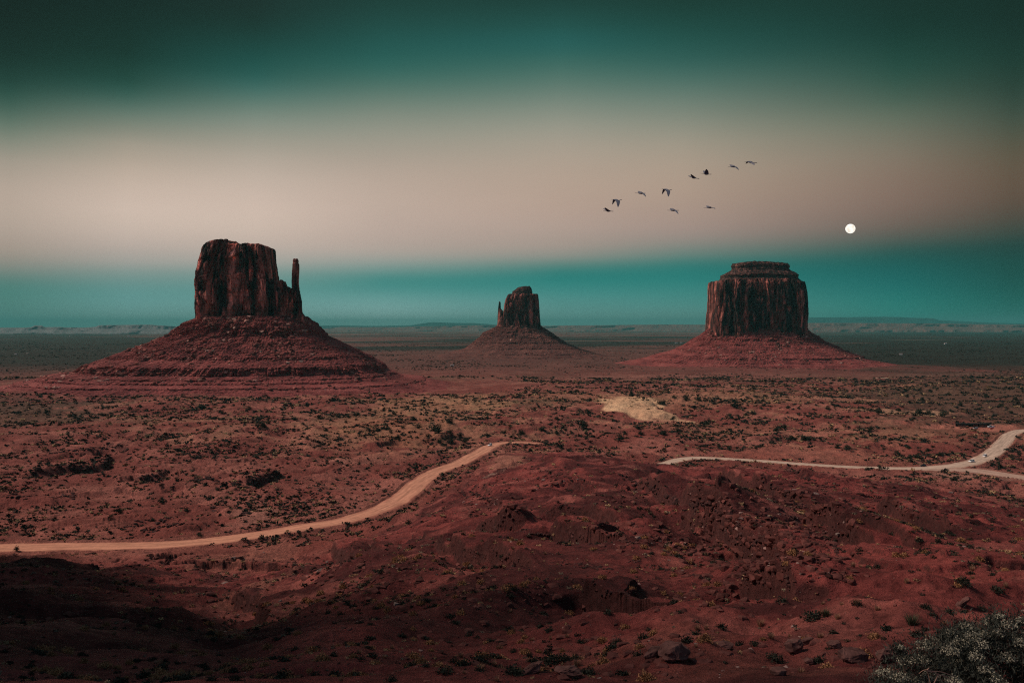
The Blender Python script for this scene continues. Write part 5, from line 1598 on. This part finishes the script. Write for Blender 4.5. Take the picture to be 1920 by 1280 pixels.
# ------------------------------------------------------------------ flowering bush close by on the right
def flowering_bush():
    g = np.random.default_rng(77)
    Yb = 7.6
    heads = [(1658,1265,46,1),(1700,1240,44,1),(1690,1272,40,0),(1735,1212,46,1),(1728,1240,36,0),(1758,1208,50,1),(1780,1222,46,0),(1775,1190,22,1),(1783,1186,26,1),(1810,1176,34,1),(1790,1192,24,1),(1828,1184,28,1),
             (1858,1170,40,1),(1874,1157,28,2),(1889,1174,40,1),(1824,1196,40,1),(1846,1192,30,1),(1874,1188,30,1),(1802,1208,40,0),(1836,1212,44,0),(1866,1210,42,0),(1900,1196,44,1),(1918,1208,40,1),(1914,1164,26,2),
             (1796,1244,32,0),(1812,1222,30,0),(1830,1234,38,0),(1887,1236,42,0),(1918,1224,40,0),(1820,1256,34,0),(1848,1258,38,0),(1910,1258,40,0),(1745,1270,40,0),(1770,1250,30,0),(1690,1215,20,0),(1722,1278,30,0),
             (1870,1276,36,0),(1790,1280,40,0),(1940,1190,40,1),(1960,1180,44,1),(1985,1200,46,1),(1950,1220,44,0),(1980,1240,44,0),(2010,1190,40,1),(2020,1230,44,0),(1660,1295,40,0),(1930,1245,40,0),(1650,1300,40,1),
             (1715,1300,44,0),(1765,1305,44,0),(1820,1300,44,0),(1880,1308,44,0),(1935,1290,44,0),(1990,1280,46,0),(2040,1260,44,0)]
    root0 = np.array([1.9 + 2.9, Yb + 0.2, 0.0]); root0[2] = float(ground_h(np.array([root0[0]]), np.array([root0[1]]))[0])
    o = empty("flowering_bush", root0)
    tag(o, "big bush with pale fluffy flower heads in the lower right corner", "bush")
    M_flower = plain("pale_flower_heads", (0.30, 0.275, 0.195), var=0.45, scale=22.0); M_leaf = plain("grey_green_leaves", (0.040, 0.044, 0.033), var=0.4, scale=12.0)
    M_stem = plain("bush_stems", (0.13, 0.095, 0.06), var=0.3, scale=14.0)
    sv_, sf_, so = [], [], 0
    lv_, lf_, lo_ = [], [], 0

    def tube(a, b, bend, r0, r1, n=6):
        nonlocal so
        t = np.linspace(0, 1, n)[:, None]
        c = a + (b - a) * t + bend * (np.sin(t * math.pi))
        d = (b - a) / np.linalg.norm(b - a); s1 = np.cross(d, [0.3, 0.9, 0.2]); s1 /= np.linalg.norm(s1); s2 = np.cross(d, s1)
        rr = r0 + (r1 - r0) * t
        ring = np.stack([c + rr * (math.cos(k * 2.094) * s1 + math.sin(k * 2.094) * s2) for k in range(3)], 1).reshape(-1, 3)
        f = []
        for i in range(n - 1):
            for k in range(3):
                f.append([i * 3 + k, i * 3 + (k + 1) % 3, (i + 1) * 3 + (k + 1) % 3, (i + 1) * 3 + k])
        sv_.append(ring); sf_.append(np.array(f) + so); so += len(ring)
        return c

    def leaves(c, n, spread, size):
        nonlocal lo_
        p = c + g.normal(size=(n, 3)) * spread
        d = g.normal(size=(n, 3)); d[:, 2] = np.abs(d[:, 2]) + 0.4; d /= np.linalg.norm(d, axis=1)[:, None]
        s = np.cross(d, g.normal(size=(n, 3))); s /= np.linalg.norm(s, axis=1)[:, None]
        v = np.stack([p - s * size * 0.10, p + s * size * 0.10, p + d * size], 1).reshape(-1, 3)
        lv_.append(v); lf_.append(np.arange(3 * n).reshape(-1, 3) + lo_); lo_ += 3 * n

    for (px, py, w, lit) in heads:
        Y = Yb + g.uniform(-0.25, 0.35) - 0.5 * (py - 1210) / 100
        c = pix(px, py, Y); r = w / 2.5 / F * Y
        # stems from the root crown to the head, leaves along the last part
        base = root0 + np.array([g.normal() * 0.25 + (c[0] - root0[0]) * 0.35, g.normal() * 0.15, 0.0])
        ln = tube(base, c - np.array([0, 0, r * 0.4]), np.array([(c[0] - root0[0]) * 0.12, 0, -0.06]), 0.007, 0.003)
        for q in ln[2:]:
            leaves(q, 150, 0.075, 0.05)
        leaves(c - np.array([0, -0.05, r * 0.9]), 320, r * 0.75, 0.045)
        # flower head: a dome of tiny tufted florets
        nf = 300
        d = g.normal(size=(nf, 3)); d[:, 2] = np.abs(d[:, 2]) - 0.1; d /= np.linalg.norm(d, axis=1)[:, None]
        lob = 0.8 + 0.25 * np.sin(d[:, 0] * 7 + px) * np.sin(d[:, 1] * 6 + py) + 0.15 * g.normal(size=nf)
        p = c + d * (r * lob)[:, None] * np.array([1.0, 0.9, 0.75])
        a = g.normal(size=(nf, 3)); a /= np.linalg.norm(a, axis=1)[:, None]; b = np.cross(a, g.normal(size=(nf, 3))); b /= np.linalg.norm(b, axis=1)[:, None]
        s = 0.0066 * g.uniform(0.5, 1.4, nf)[:, None]
        v = np.stack([p + a * s, p + b * s, p - a * s, p - b * s], 1).reshape(-1, 3)
        f = np.arange(4 * nf).reshape(-1, 4)
        hm = mk("flower_head", v - root0, f, M_flower, parent=o)
        hm['kind'] = 'thing'; del hm['kind']
        # small twigs inside the head
        for _ in range(5):
            e = c + d[int(g.integers(0, nf))] * r * 0.8
            tube(c - np.array([0, 0, r * 0.5]), e, np.zeros(3), 0.0022, 0.001, 3)
    mk("stem", np.concatenate(sv_) - root0, np.concatenate(sf_), M_stem, parent=o)
    mk("leaves", np.concatenate(lv_) - root0, np.concatenate(lf_), M_leaf, parent=o)
    # bare arching twigs in front
    sv_.clear(); sf_.clear(); so = 0
    for (x0, y0, x1, y1, bx_, bz) in ((1745, 1282, 1738, 1254, 0, 0), (1738, 1255, 1723, 1262, 0, 0.01), (1738, 1255, 1766, 1276, 0.01, 0.02), (1740, 1258, 1790, 1268, 0, 0.02), (1755, 1262, 1800, 1285, 0, 0.02), (1738, 1255, 1742, 1251, 0, 0), (1750, 1282, 1760, 1262, 0, 0)):
        tube(pix(x0, y0, 7.0), pix(x1, y1, 7.0), np.array([bx_, 0, bz]), 0.0045, 0.0022)
    mk("bare_twig", np.concatenate(sv_) - root0, np.concatenate(sf_), plain("bare_twig_wood", (0.30, 0.17, 0.12), var=0.3, scale=20), parent=o)


flowering_bush()
